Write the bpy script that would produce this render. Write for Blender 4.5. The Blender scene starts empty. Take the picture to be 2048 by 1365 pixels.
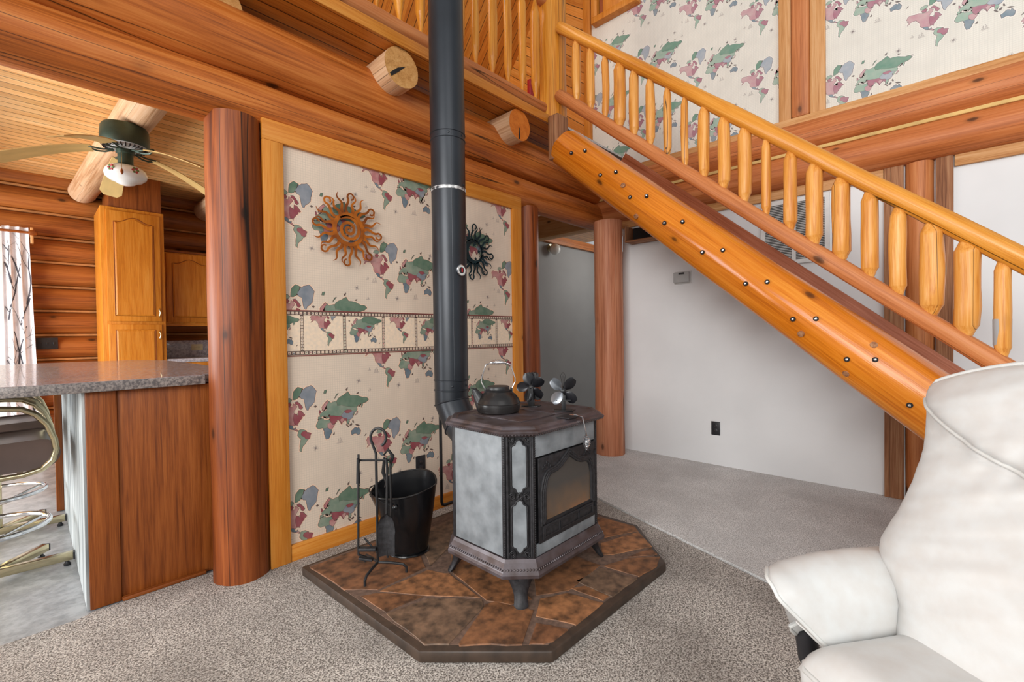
import bpy, bmesh, math, random
from mathutils import Vector, Matrix, noise as mnoise
PI = math.pi
C = bpy.context.scene.collection
V = Vector

# ------------------------------------------------------------------ camera
CAMH = 1.15
yaw, pitch, roll = map(math.radians, (43.20665, -0.860311, -0.771195))
Fv = V((math.cos(yaw)*math.cos(pitch), math.sin(yaw)*math.cos(pitch), math.sin(pitch)))
Rt = Fv.cross(V((0, 0, 1))).normalized(); Up = Rt.cross(Fv)
Rr = Rt*math.cos(roll)+Up*math.sin(roll); Ur = -Rt*math.sin(roll)+Up*math.cos(roll)
cd = bpy.data.cameras.new('camera'); cam = bpy.data.objects.new('camera', cd); C.objects.link(cam)
cam.matrix_world = Matrix(((Rr.x, Ur.x, -Fv.x, 0), (Rr.y, Ur.y, -Fv.y, 0), (Rr.z, Ur.z, -Fv.z, CAMH), (0, 0, 0, 1)))
cd.sensor_width = 36; cd.lens = 36*910.34/2048; cd.clip_start = .02; cd.clip_end = 100
S = bpy.context.scene
S.camera = cam
# ------------------------------------------------------------------ light
S.view_settings.view_transform = 'Standard'; S.view_settings.look = 'None'
S.view_settings.gamma = 1; S.view_settings.exposure = -0.06; S.view_settings.use_curve_mapping = False
w = bpy.data.worlds.new('daylight'); S.world = w; w.use_nodes = True
w.node_tree.nodes['Background'].inputs[0].default_value = (.93, .97, 1, 1)
w.node_tree.nodes['Background'].inputs[1].default_value = .45
def area(name, loc, target, sx, sy, power, col=(1, 1, 1)):
    l = bpy.data.lights.new(name, 'AREA'); l.shape = 'RECTANGLE'; l.size = sx; l.size_y = sy; l.energy = power; l.color = col
    o = bpy.data.objects.new(name, l); C.objects.link(o); o.location = loc
    o.rotation_euler = (V(target)-V(loc)).to_track_quat('-Z', 'Y').to_euler(); return o
area('left_window_light', (-5.6, -1.3, 2.9), (3.4, 1.0, .8), 4.4, 3.0, 560, (1, .985, .96))
area('great_room_window_light', (-.8, -3.4, 4.2), (2.8, 1.4, .6), 3.4, 2.2, 85, (1, .985, .96))
area('kitchen_window_light', (-2.9, 4.6, 1.2), (.6, 4.6, 2.5), 2.4, 1.9, 260, (.95, .98, 1))
area('loft_fill_light', (1.2, 3.2, 4.9), (2.6, 3.6, 3.2), 1.2, 1.2, 48, (1, .94, .85))  # fill lamp added to brighten the loft boards, no known window behind it
area('hall_light', (5.4, 2.6, 2.3), (4.6, 3.6, 1.3), .6, .6, 9, (1, .97, .92))

# ------------------------------------------------------------------ materials
MATS = {}
def new_mat(name):
    m = bpy.data.materials.new(name); m.use_nodes = True; nt = m.node_tree; nt.nodes.clear()
    out = nt.nodes.new('ShaderNodeOutputMaterial'); b = nt.nodes.new('ShaderNodeBsdfPrincipled')
    nt.links.new(b.outputs[0], out.inputs[0]); return m, nt, b
def N(nt, t, **k):
    n = nt.nodes.new('ShaderNode'+t)
    for a, v in k.items():
        if a.startswith('i_'): n.inputs[int(a[2:]) if a[2:].isdigit() else a[2:].replace('_', ' ')].default_value = v
        else: setattr(n, a, v)
    return n
def lk(nt, a, b): nt.links.new(a, b)
def s2l(c): return tuple(((x/255)/12.92 if x/255 <= .04045 else ((x/255+.055)/1.055)**2.4) for x in c)+(1,)
def coords(nt, scale=(1, 1, 1), rnd=True):
    tc = N(nt, 'TexCoord'); mp = N(nt, 'Mapping'); mp.inputs['Scale'].default_value = scale
    if rnd:
        oi = N(nt, 'ObjectInfo'); mul = N(nt, 'VectorMath', operation='MULTIPLY_ADD')
        cmb = N(nt, 'CombineXYZ')
        for i in range(3): lk(nt, oi.outputs['Random'], cmb.inputs[i])
        lk(nt, cmb.outputs[0], mul.inputs[0]); mul.inputs[1].default_value = (17.3, 29.1, 41.7); lk(nt, tc.outputs['Object'], mul.inputs[2])
        lk(nt, mul.outputs[0], mp.inputs[0])
    else: lk(nt, tc.outputs['Object'], mp.inputs[0])
    return mp.outputs[0]
def ramp(nt, fac, stops):
    r = N(nt, 'ValToRGB'); e = r.color_ramp.elements
    while len(e) < len(stops): e.new(.5)
    for i, (p, c) in enumerate(stops): e[i].position = p; e[i].color = c if len(c) == 4 else tuple(c)+(1,)
    lk(nt, fac, r.inputs[0]); return r.outputs[0]
def mixc(nt, fac, a, b, mode='MIX'):
    m = N(nt, 'Mix', data_type='RGBA', blend_type=mode)
    for s, v in ((m.inputs[0], fac), (m.inputs[6], a), (m.inputs[7], b)):
        if hasattr(v, 'is_linked'): lk(nt, v, s)
        else: s.default_value = v
    return m.outputs[2]
def bump(nt, b, h, strength=.3, dist=.01):
    n = N(nt, 'Bump'); n.inputs['Strength'].default_value = strength; n.inputs['Distance'].default_value = dist
    lk(nt, h, n.inputs['Height']); lk(nt, n.outputs[0], b.inputs['Normal']); return n
def wood(name, dark, mid, light, rough=.38, fine=1.0, knots=1.0, cracks=1.0, spec=.5, planks=None):
    """grain runs along the object's own Z axis; planks=(axis, pitch) adds tongue-and-groove lines"""
    m, nt, b = new_mat(name)
    c1 = coords(nt, (9*fine, 9*fine, .5*fine)); c2 = coords(nt, (62*fine, 62*fine, 1.6*fine)); c3 = coords(nt, (190*fine, 190*fine, 5*fine))
    n1 = N(nt, 'TexNoise'); n1.inputs['Scale'].default_value = 1.6; n1.inputs['Detail'].default_value = 5; n1.inputs['Distortion'].default_value = .8; lk(nt, c1, n1.inputs[0])
    n2 = N(nt, 'TexNoise'); n2.inputs['Scale'].default_value = 1.5; n2.inputs['Detail'].default_value = 4; n2.inputs['Distortion'].default_value = .5; lk(nt, c2, n2.inputs[0])
    n5 = N(nt, 'TexNoise'); n5.inputs['Scale'].default_value = 1.5; n5.inputs['Detail'].default_value = 2; lk(nt, c3, n5.inputs[0])
    m2 = N(nt, 'Math', operation='MULTIPLY'); lk(nt, n1.outputs[0], m2.inputs[0]); m2.inputs[1].default_value = .50
    m3 = N(nt, 'Math', operation='MULTIPLY_ADD'); lk(nt, n2.outputs[0], m3.inputs[0]); m3.inputs[1].default_value = .42; lk(nt, m2.outputs[0], m3.inputs[2])
    mm = N(nt, 'Math', operation='MULTIPLY_ADD'); lk(nt, n5.outputs[0], mm.inputs[0]); mm.inputs[1].default_value = .18; lk(nt, m3.outputs[0], mm.inputs[2])
    col = ramp(nt, mm.outputs[0], [(.40, s2l(dark)), (.54, s2l(mid)), (.68, s2l(light))])
    # large soft blotches
    n3 = N(nt, 'TexNoise'); n3.inputs['Scale'].default_value = 1.0; n3.inputs['Detail'].default_value = 2; lk(nt, coords(nt, (3, 3, 1.3)), n3.inputs[0])
    col = mixc(nt, ramp(nt, n3.outputs[0], [(.35, (0, 0, 0)), (.7, (1, 1, 1))]), mixc(nt, .30, col, s2l(dark)), col)
    h = mm.outputs[0]
    if knots:
        v = N(nt, 'TexVoronoi'); v.inputs['Scale'].default_value = 1; lk(nt, coords(nt, (5.2, 5.2, 2.8)), v.inputs[0])
        k = ramp(nt, v.outputs['Distance'], [(0, (1, 1, 1)), (.075*knots, (.75, .75, .75)), (.10*knots, (.25, .25, .25)), (.17*knots, (0, 0, 0))])
        col = mixc(nt, k, col, s2l(tuple(x*.42 for x in dark)))
    if cracks:
        n4 = N(nt, 'TexNoise'); n4.inputs['Scale'].default_value = 1; n4.inputs['Detail'].default_value = 1; n4.inputs['Distortion'].default_value = 0; lk(nt, coords(nt, (7, 7, .11)), n4.inputs[0])
        sb = N(nt, 'Math', operation='SUBTRACT'); lk(nt, n4.outputs[0], sb.inputs[0]); sb.inputs[1].default_value = .56
        ab = N(nt, 'Math', operation='ABSOLUTE'); lk(nt, sb.outputs[0], ab.inputs[0])
        ck = ramp(nt, ab.outputs[0], [(0, (1, 1, 1)), (.0022*cracks, (.7, .7, .7)), (.0045*cracks, (0, 0, 0))])
        col = mixc(nt, ck, col, s2l(tuple(x*.25 for x in dark)))
    if planks:
        tc = N(nt, 'TexCoord'); sx = N(nt, 'SeparateXYZ'); lk(nt, tc.outputs['Object'], sx.inputs[0])
        dv = N(nt, 'Math', operation='DIVIDE'); lk(nt, sx.outputs[planks[0]], dv.inputs[0]); dv.inputs[1].default_value = planks[1]
        fr = N(nt, 'Math', operation='FRACT'); lk(nt, dv.outputs[0], fr.inputs[0])
        fl = N(nt, 'Math', operation='FLOOR'); lk(nt, dv.outputs[0], fl.inputs[0])
        wn = N(nt, 'TexWhiteNoise', noise_dimensions='1D'); lk(nt, fl.outputs[0], wn.inputs['W'])
        hv = N(nt, 'HueSaturation'); lk(nt, col, hv.inputs['Color']); mr = N(nt, 'MapRange'); lk(nt, wn.outputs[0], mr.inputs[0]); mr.inputs[3].default_value = .86; mr.inputs[4].default_value = 1.14
        lk(nt, mr.outputs[0], hv.inputs['Value']); col = hv.outputs[0]
        g = ramp(nt, fr.outputs[0], [(0, (1, 1, 1)), (.06, (1, 1, 1)), (.09, (0, 0, 0)), (1, (0, 0, 0))])
        col = mixc(nt, g, col, s2l(tuple(x*.38 for x in dark)))
    lk(nt, col, b.inputs['Base Color'])
    b.inputs['Roughness'].default_value = rough; b.inputs['Specular IOR Level'].default_value = spec*.7
    bump(nt, b, h, .35, .004)
    MATS[name] = m; return m
def plain(name, rgb, rough=.5, metal=0, var=.12, scale=30, bmp=.0, spec=.5, stretch=(1, 1, 1), rgb2=None, detail=4, coat=0):
    m, nt, b = new_mat(name)
    n = N(nt, 'TexNoise'); n.inputs['Scale'].default_value = scale; n.inputs['Detail'].default_value = detail; lk(nt, coords(nt, stretch), n.inputs[0])
    a = s2l(tuple(x*(1-var) for x in rgb)) if rgb2 is None else s2l(rgb2)
    lk(nt, ramp(nt, n.outputs[0], [(.33, a), (.67, s2l(tuple(min(255, x*(1+var*.5)) for x in rgb)))]), b.inputs['Base Color'])
    b.inputs['Roughness'].default_value = rough; b.inputs['Metallic'].default_value = metal; b.inputs['Specular IOR Level'].default_value = spec
    b.inputs['Coat Weight'].default_value = coat
    if bmp: bump(nt, b, n.outputs[0], bmp, .003)
    MATS[name] = m; return m

W_log = wood('log_honey', (122, 62, 22), (184, 100, 38), (210, 130, 62), .42)
W_post = wood('log_red', (84, 38, 14), (132, 64, 24), (160, 86, 38), .45)
W_postpink = wood('log_pale', (150, 88, 58), (190, 122, 88), (208, 148, 114), .55)
W_trim = wood('trim_pine', (180, 104, 32), (206, 130, 46), (218, 150, 68), .42, 1.6, .7, .0)
W_trimpale = wood('trim_fir', (176, 118, 62), (206, 152, 96), (220, 174, 124), .55, 1.6, .7, .0)
W_logB = wood('log_wall', (156, 84, 40), (196, 114, 60), (212, 136, 82), .5, 1, .8, .6)
W_kit = wood('log_kitchen', (100, 52, 20), (152, 86, 34), (176, 108, 50), .45)
W_string = wood('log_stringer', (170, 88, 18), (206, 118, 28), (220, 140, 48), .20, 1, .9, .0)
W_rail = wood('rail_pine', (176, 102, 28), (210, 138, 46), (224, 158, 70), .30, 1.4, 1.0, .7)
W_brail = wood('rail_red', (160, 90, 44), (194, 120, 68), (208, 140, 88), .5, 1.4, 1.0, .9)
W_bal = wood('baluster_pine', (186, 112, 40), (216, 148, 66), (228, 170, 96), .36, 1.8, 1.1, .8)
W_deck = wood('deck_pine', (172, 94, 28), (202, 124, 44), (216, 146, 64), .42, 1.3, .8, 0, planks=(0, .09))
W_kceil = wood('kitchen_ceiling_pine', (216, 152, 86), (234, 182, 116), (242, 202, 146), .35, 1.3, .5, 0, planks=(0, .09))
W_beampale = wood('log_birch', (170, 122, 82), (216, 176, 138), (230, 198, 164), .45, .8, .7, .5)
W_cab = wood('cabinet_oak', (180, 102, 24), (208, 130, 40), (220, 148, 60), .35, 2.4, 0, 0)
W_panel = wood('bar_oak', (98, 46, 14), (138, 72, 26), (160, 90, 38), .4, 2.0, 0, 0)
W_tread = wood('tread_red', (128, 64, 36), (168, 94, 60), (190, 118, 86), .45, 1.2, .5, 0)
W_end = wood('log_end', (168, 116, 60), (200, 146, 84), (214, 166, 106), .75, 1.8, 0, 0)
W_endo = wood('log_end_orange', (170, 88, 26), (202, 112, 34), (212, 128, 48), .6, 1.8, 0, 0)
W_loft = wood('loft_pine', (186, 108, 38), (212, 138, 58), (224, 158, 82), .45, 1.3, .8, 0, planks=(0, .085))
W_old = wood('old_fir', (104, 62, 38), (156, 106, 72), (186, 142, 104), .7, 1.4, .6, .6)

M_black = plain('black_iron', (30, 30, 32), .42, .0, .25, 40, .15)
M_cast = plain('cast_iron', (40, 39, 42), .55, .2, .3, 60, .3)
M_lid = plain('rusty_cast_iron', (80, 74, 78), .42, .25, .35, 12, .15, rgb2=(64, 50, 46))
M_soap = plain('soapstone', (126, 131, 135), .5, 0, .2, 14, .1, rgb2=(108, 113, 117), detail=12)
M_pipe = plain('black_stove_pipe', (44, 48, 54), .36, .35, .12, 4)
M_pipehot = plain('scuffed_pipe_metal', (210, 210, 210), .45, .2, .5, 38, rgb2=(40, 42, 46))
M_chrome = plain('chrome', (225, 225, 228), .12, 1, .05, 10)
M_brass = plain('pale_brass', (210, 196, 160), .2, 1, .1, 6)
M_brown = plain('brown_vinyl', (86, 70, 64), .3, 0, .08, 8)
M_white = plain('white_wall_paint', (226, 227, 228), .9, 0, .015, 3)
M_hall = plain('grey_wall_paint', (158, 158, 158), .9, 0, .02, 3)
M_plate = plain('black_plastic', (34, 34, 38), .45, 0, .1, 20)
M_tstat = plain('shaded_white_plastic', (176, 178, 178), .5, 0, .03, 20)  # white thermostat plastic, greyed to carry the shadow it sits in
M_plastic = plain('white_plastic', (206, 206, 204), .5, 0, .03, 20)
M_vent = plain('white_metal', (220, 220, 218), .5, 0, .03, 20)
M_dark = plain('dark_gap', (30, 24, 22), .9, 0, .1, 20)
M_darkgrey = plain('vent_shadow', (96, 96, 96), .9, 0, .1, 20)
M_chinkd = plain('wood_chinking', (168, 112, 60), .8, 0, .15, 12)
M_chink = plain('chinking', (214, 178, 112), .85, 0, .08, 12)
M_leather = plain('white_leather', (203, 204, 203), .45, 0, .02, 26, .12, rgb2=(200, 198, 195))
M_piping = plain('leather_piping', (204, 204, 201), .5, 0, .04, 30)
M_rust = plain('rust_orange_metal', (176, 98, 22), .5, .35, .3, 12, rgb2=(128, 62, 14))
M_teal = plain('dark_teal_metal', (16, 48, 56), .45, .35, .25, 12)
M_green = plain('green_fan_metal', (62, 78, 66), .4, .4, .1, 20)
M_blade = plain('pale_oak_blade', (212, 180, 118), .4, 0, .05, 5, stretch=(.3, 4, 4))
M_glasswhite = plain('milk_glass', (238, 238, 234), .2, 0, .01, 5, coat=.4)
M_slate = plain('slate_border', (64, 50, 40), .5, 0, .2, 20, .1)
M_grout = plain('hearth_grout', (112, 88, 74), .85, 0, .2, 50, .2)
M_counter = None
M_red = plain('red_paint', (176, 22, 34), .4, 0, .05, 10)
M_beige = plain('beige_plastic', (214, 200, 158), .5, 0, .04, 10)
M_ember = plain('ash_residue', (150, 104, 62), .8, 0, .3, 8, rgb2=(96, 62, 34))
M_leafg = plain('painted_leaf', (96, 120, 60), .4); M_leafr = plain('painted_flower', (176, 66, 66), .4)
M_coal = plain('paper_scrap', (214, 150, 112), .7, 0, .3, 30)

def speckle(name, a, bcol, c, scale, rough, bmp, coat=0, mid=(.42, .5, .6)):
    m, nt, b = new_mat(name)
    n = N(nt, 'TexNoise'); n.inputs['Scale'].default_value = scale; n.inputs['Detail'].default_value = 5; n.inputs['Roughness'].default_value = .7; lk(nt, coords(nt), n.inputs[0])
    n2 = N(nt, 'TexNoise'); n2.inputs['Scale'].default_value = scale*.02; n2.inputs['Detail'].default_value = 3; lk(nt, coords(nt), n2.inputs[0])
    col = ramp(nt, n.outputs[0], [(mid[0], s2l(a)), (mid[1], s2l(bcol)), (mid[2], s2l(c))])
    col = mixc(nt, ramp(nt, n2.outputs[0], [(.4, (0, 0, 0)), (.65, (.35, .35, .35))]), col, s2l(a))
    lk(nt, col, b.inputs['Base Color']); b.inputs['Roughness'].default_value = rough; b.inputs['Coat Weight'].default_value = coat
    if bmp: bump(nt, b, n.outputs[0], bmp, .012)
    MATS[name] = m; return m
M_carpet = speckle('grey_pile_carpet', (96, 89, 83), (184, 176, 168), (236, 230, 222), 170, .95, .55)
M_carpet2 = speckle('lit_grey_pile_carpet', (168, 165, 163), (222, 220, 218), (248, 247, 246), 170, .95, .4)  # lit copy of the carpet: brighter light and pile direction put into the colour
M_counter = speckle('grey_laminate', (138, 134, 138), (168, 162, 168), (190, 184, 188), 45, .25, 0, .3)
M_counteredge = speckle('grey_laminate_edge', (96, 90, 90), (132, 124, 120), (160, 150, 144), 90, .45, 0)
M_vinyl = speckle('grey_vinyl_floor', (140, 142, 144), (158, 160, 162), (176, 178, 180), 12, .28, .04)
M_barside = plain('brushed_grey_panel', (168, 172, 172), .6, 0, .3, 14, .3, stretch=(1, 1, .12), rgb2=(112, 118, 120), detail=8)
M_kettle = plain('kettle_enamel', (40, 38, 38), .3, .15, .3, 8, .05)
M_fanblade = plain('fan_blade_black', (34, 34, 38), .3, .3, .15, 10)
M_fanblade2 = plain('fan_blade_grey', (120, 124, 130), .3, .5, .3, 10)
M_stone = []
for i, c in enumerate([(140, 94, 60), (128, 86, 56), (150, 102, 66), (118, 92, 72), (126, 84, 56)]):
    M_stone.append(plain('flagstone_%s' % 'abcde'[i], c, .6, 0, .3, 24, .6, rgb2=tuple(x*.62 for x in c), detail=12))

def wallpaper_mat(name, c0, grid):
    m, nt, b = new_mat(name)
    tc = N(nt, 'TexCoord'); sx = N(nt, 'SeparateXYZ'); lk(nt, tc.outputs['Object'], sx.inputs[0])
    fac = None
    for ax in (0, 1, 2):
        dv = N(nt, 'Math', operation='MULTIPLY'); lk(nt, sx.outputs[ax], dv.inputs[0]); dv.inputs[1].default_value = 80
        fr = N(nt, 'Math', operation='FRACT'); lk(nt, dv.outputs[0], fr.inputs[0])
        lt = N(nt, 'Math', operation='LESS_THAN'); lk(nt, fr.outputs[0], lt.inputs[0]); lt.inputs[1].default_value = .16
        if ax == grid: continue
        if fac is None: fac = lt.outputs[0]
        else:
            mx = N(nt, 'Math', operation='MAXIMUM'); lk(nt, fac, mx.inputs[0]); lk(nt, lt.outputs[0], mx.inputs[1]); fac = mx.outputs[0]
    n = N(nt, 'TexNoise'); n.inputs['Scale'].default_value = 9; n.inputs['Detail'].default_value = 6; lk(nt, coords(nt, rnd=False), n.inputs[0])
    mu = N(nt, 'Math', operation='MULTIPLY'); lk(nt, fac, mu.inputs[0]); lk(nt, n.outputs[0], mu.inputs[1])
    mu2 = N(nt, 'Math', operation='MULTIPLY'); lk(nt, mu.outputs[0], mu2.inputs[0]); mu2.inputs[1].default_value = .42
    base = ramp(nt, n.outputs[0], [(.3, s2l(tuple(x*.95 for x in c0))), (.7, s2l(c0))])
    lk(nt, mixc(nt, mu2.outputs[0], base, s2l(tuple(x*.68 for x in c0))), b.inputs['Base Color']); b.inputs['Roughness'].default_value = .75
    MATS[name] = m; return m
M_paper = wallpaper_mat('cream_map_wallpaper', (226, 206, 186), 1)
M_paperB = wallpaper_mat('pale_map_wallpaper', (226, 222, 212), 0)
def ink(name, rgb, rgb2, sc=22): return plain('ink_'+name, rgb, .75, 0, .2, sc, rgb2=rgb2, detail=5)
I_mar = ink('maroon', (158, 98, 98), (190, 146, 140)); I_dmar = ink('deep_maroon', (128, 58, 66), (150, 86, 90))
I_grn = ink('green', (104, 122, 106), (142, 150, 132)); I_dgrn = ink('deep_green', (78, 102, 84), (112, 130, 110))
I_blu = ink('blue_grey', (108, 114, 122), (142, 144, 150)); I_slt = ink('slate', (84, 98, 110), (120, 130, 136))
I_line = ink('outline', (84, 66, 62), (110, 90, 80)); I_halo = ink('halo', (222, 184, 158), (226, 200, 178)); I_sk = ink('sketch', (128, 116, 118), (150, 138, 136))
I_red = ink('border_red', (110, 52, 50), (128, 70, 62)); I_dk = ink('border_dark', (74, 62, 50), (96, 80, 62)); I_crm = ink('border_cream', (222, 198, 172), (226, 206, 184), 60)
I_B = [ink('pale_'+n, a, b) for n, a, b in (('maroon', (172, 134, 140), (196, 168, 168)), ('deep_maroon', (150, 100, 114), (172, 132, 142)), ('green', (132, 156, 142), (166, 180, 166)), ('deep_green', (96, 130, 114), (126, 152, 136)), ('blue', (140, 150, 160), (172, 176, 182)), ('slate', (108, 124, 134), (146, 154, 160)), ('outline', (100, 92, 90), (124, 114, 110)))]
I_haloB = ink('halo_pale', (212, 206, 200), (224, 218, 210))

# ------------------------------------------------------------------ builders
def place(o, parent):
    if parent is not None:
        o.parent = parent; bw = parent
        o.matrix_basis = world_of(parent).inverted() @ o.matrix_basis
def world_of(o):
    m = o.matrix_basis.copy(); p = o.parent
    while p is not None: m = p.matrix_basis @ m; p = p.parent
    return m
def tag(o, label=None, cat=None, group=None, kind=None):
    if label: o['label'] = label
    if cat: o['category'] = cat
    if group: o['group'] = group
    if kind: o['kind'] = kind
    return o
def thing(name, label, cat, loc, group=None):
    o = bpy.data.objects.new(name, None); C.objects.link(o); o.empty_display_size = .05
    o.matrix_basis = Matrix.Translation(V(loc)); return tag(o, label, cat, group)
def mk(name, verts, faces, mat, parent=None, smooth=True, mw=None, fm=None, bevel=0, sharp=None):
    me = bpy.data.meshes.new(name); me.from_pydata([tuple(v) for v in verts], [], faces)
    mats = mat if isinstance(mat, (list, tuple)) else [mat]
    for m in mats: me.materials.append(m)
    if fm:
        for p, i in zip(me.polygons, fm): p.material_index = i
    if bevel:
        bm = bmesh.new(); bm.from_mesh(me)
        bmesh.ops.bevel(bm, geom=[e for e in bm.edges], offset=bevel, segments=2, affect='EDGES', profile=.5)
        bm.to_mesh(me); bm.free()
    if smooth:
        for p in me.polygons: p.use_smooth = True
        if sharp is not None or bevel: me.set_sharp_from_angle(angle=math.radians(sharp or 50))
    me.update(); o = bpy.data.objects.new(name, me); C.objects.link(o)
    if mw is not None: o.matrix_basis = mw
    place(o, parent); return o
def frame(o, z, x=None):
    z = V(z).normalized(); x = V(x) if x is not None else (V((1, 0, 0)) if abs(z.x) < .8 else V((0, 1, 0)))
    x = (x-z*x.dot(z)).normalized(); y = z.cross(x)
    return Matrix(((x.x, y.x, z.x, o[0]), (x.y, y.y, z.y, o[1]), (x.z, y.z, z.z, o[2]), (0, 0, 0, 1)))
class MB:
    def __init__(s): s.v = []; s.f = []; s.m = []
    def add(s, vs, fs, mi=0, M=None):
        k = len(s.v); s.v += [(M @ V(v) if M is not None else V(v)) for v in vs]; s.f += [tuple(i+k for i in f) for f in fs]; s.m += [mi]*len(fs); return s
    def box(s, a, b, mi=0, M=None):
        x0, y0, z0 = a; x1, y1, z1 = b
        return s.add([(x0, y0, z0), (x1, y0, z0), (x1, y1, z0), (x0, y1, z0), (x0, y0, z1), (x1, y0, z1), (x1, y1, z1), (x0, y1, z1)],
                     [(0, 3, 2, 1), (4, 5, 6, 7), (0, 1, 5, 4), (1, 2, 6, 5), (2, 3, 7, 6), (3, 0, 4, 7)], mi, M)
    def lathe(s, prof, seg=24, mi=0, M=None, caps=True, ang=2*PI):
        vs = []; n = len(prof)
        for r, z in prof:
            for k in range(seg): a = ang*k/seg; vs.append((r*math.cos(a), r*math.sin(a), z))
        fs = [(i*seg+k, i*seg+(k+1) % seg, (i+1)*seg+(k+1) % seg, (i+1)*seg+k) for i in range(n-1) for k in range(seg)]
        if caps: fs += [tuple(range(seg))[::-1], tuple((n-1)*seg+k for k in range(seg))]
        return s.add(vs, fs, mi, M)
    def tube(s, pts, r, seg=10, mi=0, caps=True, closed=False):
        pts = [V(p) for p in pts]; n = len(pts); rs = r if isinstance(r, (list, tuple)) else [r]*n
        vs = []; up = None
        for i, p in enumerate(pts):
            if closed: t = pts[(i+1) % n]-pts[i-1]
            else: t = pts[min(i+1, n-1)]-pts[max(i-1, 0)]
            t = t.normalized()
            if up is None: up = t.orthogonal().normalized()
            up = (up-t*up.dot(t)).normalized(); sd = t.cross(up)
            for k in range(seg): a = 2*PI*k/seg; vs.append(p+(up*math.cos(a)+sd*math.sin(a))*rs[i])
        m = n if closed else n-1
        fs = [(i*seg+k, i*seg+(k+1) % seg, ((i+1) % n)*seg+(k+1) % seg, ((i+1) % n)*seg+k) for i in range(m) for k in range(seg)]
        if caps and not closed: fs += [tuple(range(seg))[::-1], tuple((n-1)*seg+k for k in range(seg))]
        return s.add(vs, fs, mi)
    def prism(s, poly, z0, z1, mi=0, M=None, poly2=None):
        n = len(poly); p2 = poly2 or poly
        vs = [(x, y, z0) for x, y in poly]+[(x, y, z1) for x, y in p2]
        return s.add(vs, [tuple(range(n))[::-1], tuple(range(n, 2*n))]+[(i, (i+1) % n, (i+1) % n+n, i+n) for i in range(n)], mi, M)
    def build(s, name, mat, parent=None, smooth=True, mw=None, bevel=0, sharp=40):
        return mk(name, s.v, s.f, mat, parent, smooth, mw, s.m, bevel, sharp)
def board(name, mat, a, b, w, t, side, parent=None, bevel=.003):
    """plank from a to b (centre line); w across 'side', t across the third axis; grain along it"""
    a = V(a); b = V(b); L = (b-a).length; M = frame(a, b-a, side)
    return MB().box((-w/2, -t/2, 0), (w/2, t/2, L)).build(name, mat, parent, mw=M, bevel=bevel)
def slab(name, mat, a, b, axis, parent=None, bevel=.003):
    """axis aligned box a..b with grain along axis (0,1,2)"""
    a = V(a); b = V(b); lo = V((min(a[i], b[i]) for i in range(3))); hi = V((max(a[i], b[i]) for i in range(3)))
    d = hi-lo; c = (lo+hi)/2; z = V((0, 0, 0)); z[axis] = 1; o = c.copy(); o[axis] = lo[axis]
    x = V((0, 0, 0)); x[(axis+1) % 3] = 1; dx = d[(axis+1) % 3]; dy = d[(axis+2) % 3]
    return MB().box((-dx/2, -dy/2, 0), (dx/2, dy/2, d[axis])).build(name, mat, parent, mw=frame(o, z, x), bevel=bevel)
def struct(o): o['kind'] = 'structure'; return o
def logm(name, mat, a, b, r0, r1=None, parent=None, seg=36, rings=26, wob=.035, endr=0, seed=0, capmat=None, facet=.0, smooth=True):
    a = V(a); b = V(b); L = (b-a).length; r1 = r0 if r1 is None else r1
    mb = MB(); vs = []
    zs = [0]+([endr] if endr else [])+[L*(i+1)/(rings+1) for i in range(rings)]+([L-endr] if endr else [])+[L]
    zs = sorted(set(round(z, 5) for z in zs))
    for z in zs:
        r = r0+(r1-r0)*z/L
        if endr and (z < 1e-6 or z > L-1e-4): r *= .9
        for k in range(seg):
            an = 2*PI*k/seg
            n = mnoise.noise(V((math.cos(an)*1.3+seed*3.1, math.sin(an)*1.3, z*1.7+seed)))*wob*2+mnoise.noise(V((math.cos(an)*.5, seed*7.7, z*3.3)))*wob
            q = r*(1+n)
            if facet: q *= 1-facet*abs(math.cos(3.5*an+seed))
            vs.append((q*math.cos(an), q*math.sin(an), z))
    n = len(zs)
    fs = [(i*seg+k, i*seg+(k+1) % seg, (i+1)*seg+(k+1) % seg, (i+1)*seg+k) for i in range(n-1) for k in range(seg)]
    mb.add(vs, fs, 0); k0 = len(mb.f)
    mb.f += [tuple(range(seg))[::-1], tuple((n-1)*seg+k for k in range(seg))]; mb.m += [1 if capmat else 0]*2
    return mb.build(name, [mat, capmat] if capmat else mat, parent, mw=frame(a, b-a), sharp=60)
# ================================================================== SETTING
def poly_floor(name, poly, z, mat, th=.05):
    o = MB().prism(poly, z-th, z).build(name, mat, smooth=False); return struct(o)
# kitchen vinyl, living carpet, same carpet by the stairs coloured lighter for its light and pile direction
poly_floor('floor', [(-3.2, 2.56), (.12, 2.575), (.17, 2.60), (4.05, 2.60), (4.05, 2.25), (7, 2.25), (7, 7), (-3.2, 7)], 0, M_vinyl, .06)
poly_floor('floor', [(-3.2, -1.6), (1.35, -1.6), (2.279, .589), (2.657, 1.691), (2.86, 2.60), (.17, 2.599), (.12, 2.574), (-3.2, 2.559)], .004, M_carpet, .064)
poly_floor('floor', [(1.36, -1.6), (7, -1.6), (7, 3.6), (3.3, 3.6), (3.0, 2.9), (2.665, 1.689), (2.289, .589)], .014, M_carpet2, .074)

WA = 2.42  # wallpapered wall A, plane y; wall B plane x = 3.99
struct(MB().box((.84, WA+.004, 0), (2.66, WA+.12, 2.2)).build('wall_back', M_white, smooth=False))
struct(MB().box((3.99, -1.6, 0), (4.10, 2.25, 5.6)).build('wall_right', M_white, smooth=False))
struct(MB().box((3.99, 2.2505, 2.30), (4.10, 2.66, 5.6)).build('wall_right', M_white, smooth=False))
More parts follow.
